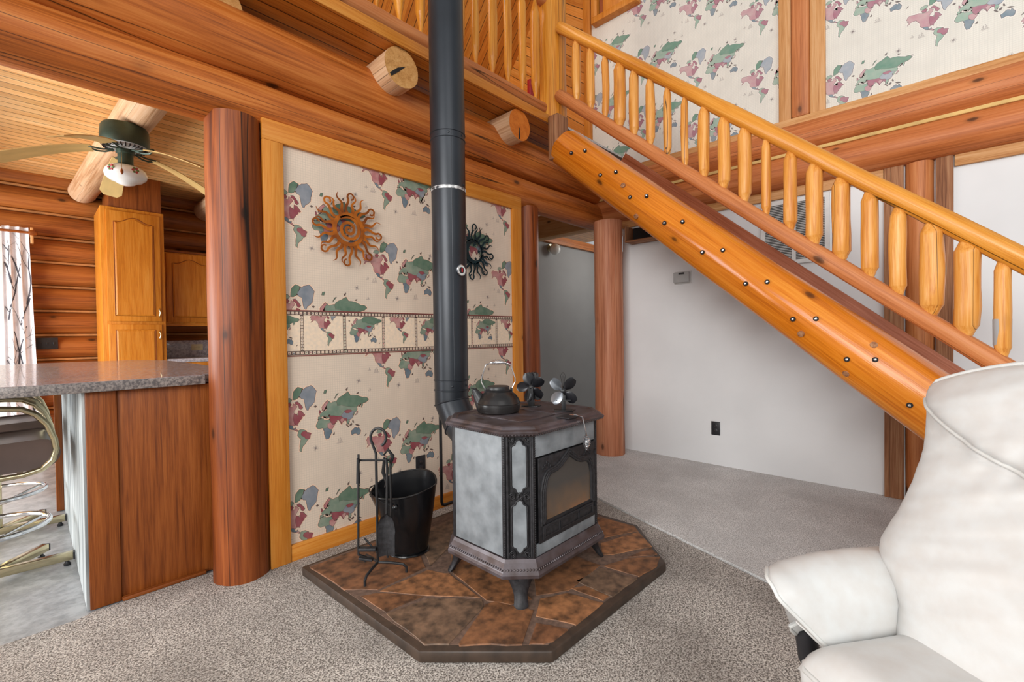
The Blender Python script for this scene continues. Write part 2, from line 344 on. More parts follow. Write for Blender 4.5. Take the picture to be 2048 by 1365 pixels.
# hall behind
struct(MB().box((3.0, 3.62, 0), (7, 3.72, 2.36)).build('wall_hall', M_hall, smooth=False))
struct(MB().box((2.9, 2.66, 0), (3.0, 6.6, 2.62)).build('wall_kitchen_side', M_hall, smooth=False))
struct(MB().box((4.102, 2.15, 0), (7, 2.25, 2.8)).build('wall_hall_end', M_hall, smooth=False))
struct(slab('trim', W_brail, (3.02, 3.56, 2.30), (7, 3.62, 2.40), 0)).name = 'trim_1'
struct(slab('trim_2', W_trimpale, (3.955, 2.50, 2.22), (4.10, 3.60, 2.47), 1))
# kitchen back wall of stacked logs
for i in range(12):
    z = .10+i*.245; xl = -.12 if .3 < z < 2.3 else -3.2
    struct(logm('wall_kitchen_log', W_kit, (xl, 6.63, z), (2.9, 6.63, z), .127, seed=i, seg=24, rings=14, wob=.02)).name = 'wall_kitchen'
    struct(slab('trim_13', M_chinkd, (xl, 6.54, z+.1225-.010), (2.9, 6.60, z+.1225+.010), 0))
struct(MB().box((-.12, 6.60, 0), (2.9, 6.7, 2.85)).build('wall_kitchen', M_chink, smooth=False))
struct(MB().box((-3.2, 6.60, 2.3), (-.12, 6.7, 2.85)).build('wall_kitchen', M_chink, smooth=False))
struct(MB().box((-3.2, 6.60, 0), (-1.9, 6.7, 2.3)).build('wall_kitchen', M_chink, smooth=False))
wf = MB()
for a, b in (((-1.9, 6.52, .02), (-1.82, 6.6, 2.28)), ((-.26, 6.52, .02), (-.14, 6.6, 2.28)), ((-1.06, 6.54, .06), (-1.0, 6.6, 2.2)), ((-1.82, 6.52, 2.2), (-.26, 6.6, 2.28)), ((-1.82, 6.52, .02), (-.26, 6.6, .08))):
    wf.box(a, b)
struct(wf.build('window_1', M_vent, smooth=False))
g, nt, b = new_mat('window_glass'); b.inputs['Transmission Weight'].default_value = 1; b.inputs['Roughness'].default_value = 0; b.inputs['IOR'].default_value = 1.05; b.inputs['Base Color'].default_value = (1, 1, 1, 1)
struct(MB().box((-1.82, 6.57, .08), (-.26, 6.574, 2.2)).build('window_2', g, smooth=False))
# ceilings: kitchen slats (grain along x, grooves along y)
def ceil(name, mat, x0, x1, y0, y1, z, t=.045):
    M = frame((x0, y1, z), (1, 0, 0), (0, 1, 0))
    M = Matrix(((0, 0, 1, x0), (1, 0, 0, y0), (0, 1, 0, z), (0, 0, 0, 1)))
    return MB().box((0, 0, 0), (y1-y0, t, x1-x0)).build(name, mat, mw=M, smooth=False)
struct(ceil('ceiling', W_kceil, -3.2, 2.95, 2.72, 6.6, 2.80))
struct(ceil('ceiling', W_deck, -3.2, 2.95, 2.244, 2.719, 2.80))
struct(ceil('ceiling', W_deck, 2.951, 3.99, 2.244, 3.56, 2.80))
struct(ceil('ceiling', W_loft, 2.96, 7, 3.565, 6.6, 2.80)); struct(ceil('ceiling', W_loft, 4.103, 7, 2.2, 3.564, 2.80))
# wall A stacked logs above the opening
for nm, z, r, y, sd in (('lower', 2.30, .128, 2.515, 3), ('upper', 2.585, .168, 2.53, 5)):
    o = logm('wall_log_beam', W_log, (-3.2, y, z), (4.02 if nm == 'lower' else 3.93, y, z), r*1.03, r*(.93 if nm == 'lower' else .95), seg=48, rings=60, wob=.02, seed=sd)
    tag(o, 'long honey log beam, the %s of two stacked over the map wallpaper' % nm, 'log beam', 'stacked log beams over the wallpaper')
    o.name = 'log_beam'
# wall B: logs, trims, upper framing
struct(slab('trim_3', W_trimpale, (3.965, -1.6, 2.158), (3.989, -.068, 2.238), 1))
struct(slab('trim_3', W_trimpale, (3.965, .275, 2.158), (3.989, 2.55, 2.238), 1))
for i, (z, r) in enumerate(((2.345, .118), (2.565, .118))):
    struct(logm('wall_right', W_logB, (3.965, -1.6, z), (3.965, 2.60, z), r, seg=32, rings=30, wob=.02, seed=11+i))
struct(slab('trim_4', M_chink, (3.885, -1.6, 2.443), (3.96, 2.60, 2.468), 1, bevel=.006))
struct(slab('trim_5', W_trimpale, (3.925, -1.6, 2.655), (3.989, 2.60, 2.727), 1))
struct(slab('trim_6', W_trimpale, (3.955, .812, 2.73), (3.989, .893, 5.6), 2))
struct(slab('trim_6', W_trimpale, (3.955, .598, 2.73), (3.989, .690, 5.6), 2))
tag(slab('wall_post', W_brail, (3.935, .692, 2.73), (3.988, .81, 5.6), 2, bevel=.02), 'flattened upright log post between the two wallpapered panels high on the wall', 'post')
struct(slab('trim_7', W_trim, (3.955, 2.575, 2.85), (3.989, 2.66, 5.6), 2))
struct(slab('trim_8', W_old, (3.955, .172, .015), (3.989, .272, 2.24), 2))
struct(slab('trim_8', W_old, (3.955, -.064, .015), (3.989, .018, 2.24), 2))
tag(logm('wall_post', W_brail, (4.0, .095, .015), (4.0, .095, 2.225), .072, seg=32, wob=.03, seed=9), 'round log post set in the white wall, passing behind the stair logs beside the recliner', 'post')
# wallpaper panel frame on wall A
fy0, fy1 = 2.397, 2.421
panel = [slab('trim_9', W_trim, (.80, fy0, .004), (.897, fy1, 2.12), 2), slab('trim_9', W_trim, (2.578, fy0, .004), (2.68, fy1, 2.13), 2),
         slab('trim_9', W_trim, (.80, fy0-.001, 2.12), (2.68, fy1, 2.222), 0)]
for o in panel: struct(o)
struct(slab('baseboard_back', W_trim, (.898, 2.400, .004), (2.577, fy1, .088), 0))
# posts
tag(logm('log_post', W_post, (.698, 2.478, 0), (.704, 2.492, 2.205), .124, .119, seg=40, wob=.03, seed=21), 'thick red-brown log post between the breakfast bar and the wallpapered wall', 'post')
tag(logm('log_post', W_post, (2.875, 2.52, 0), (2.875, 2.52, 2.20), .105, .10, seg=32, wob=.03, seed=23), 'split log post just right of the wallpapered wall, behind the stove fans', 'post')
tag(logm('log_post', W_postpink, (3.755, 2.271, 0), (3.755, 2.271, 2.19), .136, .13, seg=40, wob=.02, seed=25), 'free-standing pale red log post at the left end of the white wall', 'post')
# joists with exposed ends
for i, (x, endm, ex) in enumerate(((-.47, None, 2.19), (.62, W_beampale, 2.41), (1.505, W_beampale, 2.25), (2.51, W_beampale, 2.25))):
    o = logm('ceiling_joist', W_beampale, (x, ex, 2.688), (x-.0-(.195 if i == 1 else 0), 6.50, 2.688), .112, .112, seg=36, rings=40, wob=.02, seed=31+i, capmat=[W_end, W_end, W_end, W_endo][i])
    tag(o, ['round ceiling joist log outermost to the left in the kitchen', 'pale round ceiling joist log carrying the ceiling fan', 'ceiling joist log whose sawn cracked end sticks out left of the stove pipe', 'ceiling joist log whose orange sawn end sticks out right of the stove pipe'][i], 'joist', 'ceiling joist logs')
    # dark check in the sawn end
    if i > 1:
        c = MB().prism([(.022, .016), (-.030, -.010), (-.082, -.058), (-.072, -.074), (-.022, -.030)] if i == 2 else [(-.004, -.02), (.003, -.02), (.002, -.104), (-.016, -.104)], -.0008, .0006)
        c.build('end_crack', M_dark, o, mw=frame((x, ex-.0012, 2.688), (0, -1, 0), (1, 0, 0)), smooth=False)
# loft rim board
struct(slab('trim_10', W_trim, (-3.2, 2.222, 2.795), (2.84, 2.243, 2.86), 0))
# loft floor above deck & upper interior
struct(MB().box((-3.2, 2.25, 2.846), (3.99, 5.2, 2.868)).build('floor', M_carpet2, smooth=False))
def clad(name, mat, o, xdir, zdir, w, h):
    M = frame(o, zdir, xdir); return struct(MB().box((0, -.02, 0), (w, 0, h)).build(name, mat, mw=M, smooth=False))
# pine clad loft back wall with diagonal boards: rotated frame clipped as polygon
def clad_poly(name, mat, plane_o, xdir, up, pts, ang, t=.02):
    xdir = V(xdir).normalized(); up = V(up).normalized(); z = (up*math.cos(ang)+xdir*math.sin(ang)); M = frame(plane_o, z, xdir*math.cos(ang)-up*math.sin(ang))
    Mi = M.inverted(); vs = [Mi @ (V(plane_o)+xdir*a+up*b) for a, b in pts]; nrm = xdir.cross(up)
    vs2 = [Mi @ (V(plane_o)+xdir*a+up*b-nrm*t) for a, b in pts]; n = len(pts)
    return mk(name, vs+vs2, [tuple(range(n)), tuple(range(n, 2*n))[::-1]]+[(i, (i+1) % n, (i+1) % n+n, i+n) for i in range(n)], mat, smooth=False, mw=M)
struct(clad_poly('wall_loft', W_loft, (0, 4.2, 2.87), (1, 0, 0), (0, 0, 1), [(-.4, 0), (4.1, 0), (4.1, 2.7), (-.4, 2.7)], .9))
struct(clad_poly('wall_loft', W_loft, (3.985, 4.2, 2.87), (0, -1, 0), (0, 0, 1), [(0, 0), (1.53, 0), (1.53, 2.7), (0, 2.7)], -.9))
struct(clad_poly('wall_loft', W_loft, (-.4, 2.5, 2.87), (0, 1, 0), (0, 0, 1), [(0, 0), (1.7, 0), (1.7, 2.7), (0, 2.7)], 0))
# sloped ceiling over the loft: rises toward the great room
struct(clad_poly('ceiling_loft', W_deck, (-.4, 2.6, 5.6), (1, 0, 0), (0, 1.6, -1.9), [(0, 0), (4.45, 0), (4.45, 2.1), (0, 2.1)], 0))
# door in the loft back wall with casing
dx = 2.86
for a, b, ax in (((dx, 4.155, 2.868), (dx+.09, 4.178, 4.62), 2), ((dx+.86, 4.155, 2.868), (dx+.95, 4.178, 4.62), 2), ((dx-.02, 4.15, 4.62), (dx+.97, 4.178, 4.72), 0)):
    struct(slab('trim_11', W_trim, a, b, ax))
dr = struct(slab('door_1', W_rail, (dx+.095, 4.16, 2.875), (dx+.855, 4.176, 4.615), 2))
for zz in ((2.98, 3.62), (3.74, 4.5)):
    for xx in ((dx+.18, dx+.44), (dx+.51, dx+.77)):
        slab('door_panel', W_trim, (xx[0], 4.152, zz[0]), (xx[1], 4.1595, zz[1]), 2, dr)
struct(slab('trim_12', W_trimpale, (1.9, 4.15, 2.87), (2.02, 4.178, 5.3), 2))
struct(board('trim_12', W_trimpale, (1.9, 4.16, 3.2), (2.75, 4.16, 4.9), .12, .03, (0, 0, 1)))
tag(slab('red_panel', M_red, (3.35, 2.86, 2.87), (3.40, 2.9, 3.6), 2), 'narrow bright red upright standing on the landing behind the newel post', 'panel')
tag(slab('white_panel', M_plastic, (3.46, 2.86, 2.87), (3.485, 2.89, 3.55), 2), 'thin white upright strip beside the red one behind the newel post', 'panel')

# ================================================================== WALLPAPER MAPS
LAND = [
 ('A', 'mar', [(-168,66),(-162,70),(-156,71),(-141,70),(-128,70),(-115,68),(-108,68),(-96,68),(-94,72),(-85,69),(-81,68),(-88,64),(-94,60),(-88,56.5),(-82,55),(-79,52),(-78,57),(-77,62),(-70,61),(-65,59),(-61,56),(-56,52),(-60,50),(-66,50),(-64,46),(-70,43),(-74,40),(-76,36),(-81,31),(-80,26),(-82,28),(-84,30),(-90,29.5),(-97,28),(-97,22),(-95,18.5),(-91,19),(-87,21),(-88,16),(-83,14),(-83,10),(-79,9),(-82,8),(-87,12),(-94,16),(-105,20),(-110,25),(-114,31),(-117,33),(-122,37),(-124,42),(-124,48),(-130,54),(-135,59),(-145,60),(-152,59),(-158,56),(-166,53),(-158,59),(-165,62),(-161,64)]),
 ('A', 'dmar', [(-95,50),(-92,57),(-88,56.5),(-82,55),(-79,52),(-78,57),(-77,62),(-70,61),(-61,56),(-56,52),(-60,50),(-66,50),(-64,46),(-70,43),(-76,36),(-81,31),(-90,30),(-93,40)]),
 ('A', 'slt', [(-114,31),(-106,31),(-97,27),(-97,22),(-95,18.5),(-88,20),(-88,16),(-94,16),(-105,20),(-110,25)]),
 ('A', 'dmar', [(-118,72),(-105,73),(-100,71),(-105,69),(-115,69)]),
 ('A', 'dmar', [(-88,73),(-80,73.5),(-70,70),(-62,66),(-68,63),(-74,65),(-76,69),(-86,71)]),
 ('A', 'dgrn', [(-95,75.5),(-92,81),(-78,83),(-64,82.3),(-68,80),(-78,76.5),(-86,75.5)]),
 ('A', 'grn', [(-124,74),(-118,76.5),(-106,77),(-98,75.5),(-103,73.6),(-114,73.3)]),
 ('A', 'blu', [(-73,78),(-66,76),(-58,75.5),(-54,70),(-53,66),(-48,61),(-43,60),(-40,65),(-30,68),(-22,71),(-20,75),(-14,80),(-22,82),(-32,83.2),(-50,82.5),(-62,81.5)]),
 ('A', 'grn', [(-79,9),(-72,12),(-62,10.5),(-52,5),(-50,0),(-44,-3),(-35,-6),(-38,-13),(-40,-21),(-48,-26),(-53,-33),(-58,-38),(-65,-42),(-67,-48),(-69,-52),(-68,-55),(-74,-52),(-74,-42),(-72,-30),(-70,-19),(-76,-14),(-81,-6),(-80,0),(-77,5)]),
 ('A', 'dmar', [(-64,4),(-56,4.5),(-52,4),(-50,0),(-44,-3),(-35,-6),(-38,-13),(-40,-21),(-47,-24),(-54,-22),(-58,-15),(-65,-11),(-70,-7),(-69,0)]),
 ('E', 'grn', [(-6,36),(10,37),(11,33),(20,31),(32,31),(37,21),(43,12),(51,12),(46,4),(40,-4),(40,-15),(35,-22),(32,-29),(27,-34),(18,-34),(12,-18),(13,-8),(9,0),(9,4),(4,6),(-8,4.5),(-15,11),(-17,16),(-13,27)]),
 ('E', 'mar', [(24,18),(36,21),(43,12),(51,12),(46,4),(40,-4),(34,-4),(25,5)]),
 ('E', 'slt', [(9,2),(25,3),(34,-5),(40,-10),(40,-15),(35,-22),(32,-29),(27,-34),(18,-34),(12,-18),(13,-8)]),
 ('E', 'grn', [(-9,37),(-9,43),(-1,44),(-4,48),(3,51),(9,54),(20,55),(24,59),(30,60),(22,60),(25,65),(22,66),(17,61),(12,56),(6,58),(5,62),(14,67),(25,71),(40,67),(44,68),(60,69),(68,68),(70,73),(80,73),(87,75),(104,77.5),(113,74),(130,72),(140,73),(160,70),(180,69),(188,66),(178,62),(163,60),(162,56),(157,51),(156,58),(160,61),(150,59),(137,54),(141,50),(135,43),(130,42),(128,36),(126,35),(124,40),(118,39),(122,36),(121,30),(114,22),(108,21),(109,12),(105,9),(100,13),(104,2),(98,8),(97,16),(91,22),(80,15),(77,8),(73,17),(70,22),(66,25),(57,26),(60,22),(52,16),(44,13),(38,22),(34,29),(36,36),(27,37),(26,40),(40,42),(30,46),(28,43),(23,37),(19,42),(13,45),(18,40),(12,42),(8,44),(3,42),(-2,37)]),
 ('E', 'dgrn', [(60,69),(70,73),(87,75),(104,77),(113,74),(140,73),(160,70),(180,69),(186,66),(178,62),(163,61),(150,59),(137,55),(120,56),(100,58),(80,62),(62,62)]),
 ('E', 'mar', [(5,59),(5,62),(14,67),(25,70.5),(30,68),(22,66),(17,61),(12,56)]),
 ('E', 'dmar', [(28,40),(44,41),(60,38),(75,36),(90,28),(97,27),(97,16),(91,22),(80,15),(77,8),(73,17),(66,25),(57,26),(60,22),(52,16),(44,13),(38,22),(34,29),(36,36)]),
 ('E', 'mar', [(78,30),(88,26),(84,19),(78,11),(75,18),(72,24)]),
 ('E', 'blu', [(75,38),(88,48),(105,42),(119,46),(130,44),(121,38),(121,30),(114,22),(100,22),(97,27),(84,30)]),
 ('E', 'dmar', [(88,49),(100,51),(112,50),(119,47),(105,42),(95,43)]),
 ('E', 'slt', [(114,-22),(122,-18),(130,-12),(136,-12),(140,-17),(143,-11),(153,-26),(150,-37),(141,-38),(135,-34),(129,-32),(116,-35)]),
 ('E', 'line', [(95,5),(98,4),(106,-5),(104,-6),(97,1)]), ('E', 'line', [(109,1),(117,6),(118,2),(114,-3),(110,-3)]), ('E', 'line', [(131,-1),(141,-2.5),(150,-8),(144,-8),(138,-6)]),
 ('E', 'mar', [(130,32),(137,35),(141,38),(143,44),(140,43),(137,37),(132,34)]), ('E', 'line', [(44,-24),(50,-16),(48,-25)]), ('E', 'line', [(120,14),(122,18),(126,8),(123,8)]),
 ('E', 'dmar', [(-5,50.5),(1,52),(-2,57),(-5,58),(-4,54)]), ('E', 'line', [(-24,65),(-18,66.3),(-14,65),(-18,63.5)]), ('E', 'line', [(167,-46),(172,-42),(177,-38),(175,-41)]),
 ('E', 'dgrn', [(52,71.5),(56,74),(68,77),(62,76.5),(54,73.5)]), ('E', 'line', [(95,79),(104,80.5),(100,78.2)]), ('E', 'line', [(138,75),(148,76),(144,74.6)]), ('E', 'dgrn', [(12,78),(16,80),(24,80.3),(20,78)]),
]
INK = {'mar': 0, 'dmar': 1, 'grn': 2, 'dgrn': 3, 'blu': 4, 'slt': 5, 'line': 6}
INKS = [I_mar, I_dmar, I_grn, I_dgrn, I_blu, I_slt, I_line, I_halo, I_sk]
def merc(la): return math.degrees(math.log(math.tan(PI/4+math.radians(la)/2)))
def jag(poly, amp, seed):
    out = []; n = len(poly)
    for i in range(n):
        a = V(poly[i]+(0,)); b = V(poly[(i+1) % n]+(0,)); d = b-a; L = d.length
        k = max(1, min(4, int(L/4.5)))
        for j in range(k):
            p = a+d*(j/k); q = mnoise.noise(V((p.x*.35, p.y*.35, seed)))*amp
            out.append((p.x+q*1.0, p.y+mnoise.noise(V((p.y*.35, p.x*.35, seed+5)))*amp))
    return out
def area2(p): return sum(p[i][0]*p[(i+1) % len(p)][1]-p[(i+1) % len(p)][0]*p[i][1] for i in range(len(p)))
def grow(p, d):
    n = len(p); s = 1 if area2(p) > 0 else -1; out = []
    for i in range(n):
        a, b, c = p[i-1], p[i], p[(i+1) % n]
        e1 = V((b[0]-a[0], b[1]-a[1])).normalized() if b != a else V((1, 0)); e2 = V((c[0]-b[0], c[1]-b[1])).normalized() if b != c else V((1, 0))
        nn = V((e1.y+e2.y, -(e1.x+e2.x))); nn = nn.normalized()*s if nn.length > .3 else V((0, 0)); out.append((b[0]+nn.x*d, b[1]+nn.y*d))
    return out
def clip(poly, x0, x1, y0, y1):
    for ax, lim, sg in ((0, x0, 1), (0, x1, -1), (1, y0, 1), (1, y1, -1)):
        res = []; n = len(poly)
        for i in range(n):
            a, b = poly[i-1], poly[i]; ia = (a[ax]-lim)*sg >= 0; ib = (b[ax]-lim)*sg >= 0
            if ia != ib:
                t = (lim-a[ax])/(b[ax]-a[ax]); res.append((a[0]+(b[0]-a[0])*t, a[1]+(b[1]-a[1])*t))
            if ib: res.append(b)
        poly = res
        if len(poly) < 3: return []
    return poly
SHAPES = []; OVER = {1: 1, 2: 1, 9: 1, 11: 1, 12: 1, 14: 1, 15: 1, 16: 1, 17: 2, 18: 2, 19: 3}
for i, (g_, c_, p_) in enumerate(LAND):
    q = [(lo, merc(la)) for lo, la in p_]; q = jag(q, 1.5 if len(p_) > 8 else .6, i*3.7); SHAPES.append((g_, c_, q))
SHIP = [[(-10,0),(10,0),(8,-3),(-8,-3),(-10,0)],[(-4,0),(-4,12),(-8,4),(-4,4)],[(2,0),(2,15),(7,5),(2,5)],[(6,0),(6,9)],[(-14,-5),(14,-5)]]
ROSE = [[(0,-11),(0,11)],[(-11,0),(11,0)],[(-7,-7),(7,7)],[(-7,7),(7,-7)],[(-10,4),(10,-4)],[(4,10),(-4,-10)],[(-4,0),(0,4),(4,0),(0,-4),(-4,0)]]
BOAT = [[(-6,0),(6,0),(3,-3),(-4,-3),(-6,0)],[(0,0),(0,9),(5,2),(0,2)]]
def stroke(mb, pts, tf, wd, mi, dz, rect):
    for a, b in zip(pts, pts[1:]):
        A = V((a[0], a[1])); B = V((b[0], b[1])); d = (B-A)
        if d.length < 1e-6: continue
        n = V((-d.y, d.x)).normalized()*wd/2
        P = clip([tuple(A+n), tuple(B+n), tuple(B-n), tuple(A-n)], *rect)
        if len(P) > 2: mb.add([tf(x, y, dz) for x, y in P], [tuple(range(len(P)))], mi)
def draw_map(mb, tf, cx, cy, s, rect, groups='AE', halo=True, lift=.0003, ycut=None):
    """cx,cy = position of lon 0 lat 0 in wall coordinates; s metres per degree"""
    for idx, (g_, c_, q) in enumerate(SHAPES):
        lev = OVER.get(idx, 0)
        if g_ not in groups: continue
        P = [(cx+x*s, cy+y*s) for x, y in q]
        big = c_ != 'line' and len(q) > 14 and abs(area2(P)) > 3e-4*(s/.0015)**2
        layers = []
        if halo and big and not lev: layers.append((grow(P, 4.5*s), 7, 1))
        layers.append((grow(P, (1.3 if not lev else .8)*s), 6, 2+2*lev)); layers.append((P, INK[c_], 3+2*lev))
        for Q, mi, k in layers:
            Q = clip(Q, *rect)
            if len(Q) > 2: mb.add([tf(x, y, lift*k) for x, y in Q], [tuple(range(len(Q)))], mi)
def sketches(mb, tf, cx, cy, s, rect):
    for gl, x, y in ((SHIP, -120, 0), (BOAT, -150, 8), (ROSE, -20, -62), (SHIP, 70, -55), (BOAT, -150, -70), (ROSE, -195, -30)):
        for pl in gl:
            stroke(mb, [(cx+(x+a)*s, cy+(y+b_)*s) for a, b_ in pl], tf, .0011, 8, .0004, rect)
# wall A (u = x, v = z) -------------------------------------------------
def tfA(y0): return lambda u, v, d: (u, y0-d, v)
pA = struct(MB().box((.897, WA-.002, .088), (2.578, WA+.003, 2.12)).build('wallpaper_lower', M_paper, smooth=False)); pA.name = 'wall_back_wallpaper'
mb = MB(); sA = .00150; rA = (.897, 2.578, .088, 2.12)
for ci in range(-1, 5):
    gx = 1.005+.515*ci
    for ri in range(-1, 6):
        gz = (.819 if ci % 2 == 0 else .579)+.530*(ri-1) if True else 0
        cx = gx+42*sA; cy = gz-merc(74)*sA
        if abs(cx-1.7) > 1.4: continue
        draw_map(mb, tfA(WA-.002), cx, cy, sA, rA); sketches(mb, tfA(WA-.002), cx, cy, sA, rA)
o = mb.build('printed_maps', INKS, pA, smooth=False)
# printed border strip
bz0, bz1 = 1.050, 1.290
mb = MB(); y0 = WA-.0052
mb.box((.90, y0, bz0), (2.576, y0+.003, bz1), 9)
T = tfA(y0); rB = (.90, 2.576, bz0, bz1)
def quad(a, b, c, d, mi, z): mb.add([T(a, c, z), T(b, c, z), T(b, d, z), T(a, d, z)], [(0, 1, 2, 3)], mi)
def band_h(z0_, z1_):
    quad(.90, 2.576, z0_, z1_, 6, .0003); h = z1_-z0_; x = .903; k = 0
    while x < 2.57:
        quad(x+.003, min(x+h*.72, 2.575), z0_+.005, z1_-.004, 9, .0006)
        quad(x+.006, min(x+h*.72-.003, 2.575), z0_+.008, z1_-.008, [0, 5, 8, 0, 2][k % 5], .0009)
        x += h*.98; k += 1
quad(.90, 2.576, bz1-.006, bz1, 10, .0011); quad(.90, 2.576, bz0, bz0+.005, 10, .0011)
band_h(bz1-.027, bz1-.006); band_h(bz0+.006, bz0+.028)
cells = []; x = .90-.166; k = 0
while x < 2.7:
    wd = .243 if k % 2 == 0 else .232; cells.append((x, x+wd, k)); x += wd; k += 1
for x0_, x1_, k in cells:
    if x0_ > .9:
        quad(x0_-.008, x0_+.010, bz0+.026, bz1-.025, 6, .0003); z = bz0+.030
        while z < bz1-.04: quad(x0_-.005, x0_+.007, z, z+.013, 9, .0006); quad(x0_-.002, x0_+.004, z+.003, z+.010, [0, 8, 2][k % 3], .0009); z += .0165
    s = .00098; rc = (max(.90, x0_+.01), min(2.576, x1_-.008), bz0+.03, bz1-.028)
    if rc[1] > rc[0]:
        cxm = (x0_+x1_)/2
        if k % 2 == 0: draw_map(mb, T, cxm-75*s, (bz0+bz1)/2-.018, s, rc, 'E', False, .0003)
        else: draw_map(mb, T, cxm+95*s, (bz0+bz1)/2-.006, s, rc, 'A', False, .0003)
mb.build('border_strip', [M_paper if i == 99 else m for i, m in enumerate(INKS)]+[I_crm, I_red], pA, smooth=False)
# wall B upper (u = -y, v = z) --------------------------------------------
for nm, ya, yb in (('a', 2.575, .893), ('b', .598, -1.6)):
    xw = 3.984
    pB = struct(MB().box((xw, yb, 2.727), (3.9895, ya, 5.6)).build('wall_right_wallpaper', M_paperB, smooth=False))
    mb = MB(); tf = lambda u, v, d: (xw-d, -u, v); rBB = (-ya, -yb, 2.727, 5.2)
    for ci in range(-1, 8):
        u0 = -1.99+.505*ci
        for ri in range(-1, 5):
            gz = 3.735-.245*(ci % 2)-(.0)+.53*(ri-2)+(.0)
            cx = u0+42*sA; cy = gz-merc(74)*sA
            if cx < -ya-.4 or cx > -yb+.4 or cy > 4.9 or cy < 2.5: continue
            draw_map(mb, tf, cx, cy, sA, rBB); sketches(mb, tf, cx, cy, sA, rBB)
    ink2 = I_B+[I_haloB, I_sk]
    mb.build('printed_maps', ink2, pB, smooth=False)
# ================================================================== STAIRS
SX = 2.9
def zs(Y): return .767+.859*Y
PERP0 = V((0, -.651, .759))
st = thing('staircase', 'open log staircase with a thick honey stringer log rising left to the loft', 'staircase', (3.35, -.75, .014))
def stringer(x, seed, mat, ln=1.0, ytop=2.13):
    return logm('stringer', mat, (x, -.78, zs(-.78)), (x, ytop, zs(ytop)), .160*ln, .142*ln, st, seg=28, rings=50, wob=.022, seed=seed, facet=.045)
s1 = stringer(SX+.005, 41, W_string); s1['label'] = 'near varnished stringer log with bolt holes'
s2 = board('stringer', W_tread, (3.74, -.78, zs(-.78)+.075), (3.74, 2.13, zs(2.13)+.075), .235, .07, PERP0, st); s2['label'] = 'far stringer plank against the white wall'
bolts = [(1.968,2.473),(1.862,2.468),(1.724,2.252),(1.613,2.251),(1.497,2.049),(1.386,2.037),(1.261,1.836),(1.149,1.827),(1.028,1.622),(.914,1.62),(.791,1.415),(.684,1.416),(.562,1.209),(.46,1.208),(.332,1.004),(.223,1.005),(.099,.80)]
PERP = V((0, -.651, .759))
def stringer_surface(Y, Z):
    # offset of the point from the axis, perpendicular to the log
    d = (Y*0, ); ax = V((0, 1, .859)).normalized(); p = V((0, Y, Z-.767)); off = (p-ax*p.dot(ax)); r = .150; h = min(off.length, r*.95)
    return SX+.005-math.sqrt(max(r*r-h*h, 0)), h/r*(1 if off.dot(PERP) > 0 else -1)
for Y, Z in bolts:
    x, s = stringer_surface(Y, Z); n = V((-math.sqrt(1-s*s), 0, 0))+PERP*s
    M = frame(V((x, Y, Z)), n)
    bo = MB().lathe([(.0125, -.02), (.0125, .0035), (.0105, .0045)], 16).build('bolt_hole', M_dark, st, mw=M)
    MB().lathe([(.006, .0), (.006, .0072), (.004, .0085)], 12).build('bolt_end', M_chrome, bo, mw=M)
for Y, Z in ((1.55, 2.14), (1.47, 1.92), (.66, 1.55), (.63, 1.12), (.53, 1.13), (.23, 1.075), (1.12, 1.93), (.34, .93)):
    x, s = stringer_surface(Y, Z)
    if abs(s) > .86: continue
    n = V((-math.sqrt(1-s*s), 0, 0))+PERP*s
    MB().lathe([(.016, -.02), (.016, .003), (.013, .0036)], 14).build('wood_plug', W_old, st, mw=frame(V((x, Y, Z)), n))
# treads: half logs between the stringers
step = .2333; ty = 1.92
for k in range(12):
    Y = ty-k*step; Z = zs(Y)-.035
    if Y < -.9: break
    mb = MB(); pr = [(-.135, .035), (.135, .035), (.135, 0), (.10, -.035), (.04, -.055), (-.04, -.055), (-.10, -.035), (-.135, 0)]
    mb.prism(pr, 0, .72)
    mb.build('tread', W_tread, st, mw=Matrix(((0, 0, 1, 3.01), (1, 0, 0, Y), (0, 1, 0, Z), (0, 0, 0, 1))), bevel=.006)
# cut block at the stringer head
blk = slab('landing_block', W_old, (2.80, 2.12, 2.50), (2.94, 2.22, 2.84), 2, st, bevel=.012)
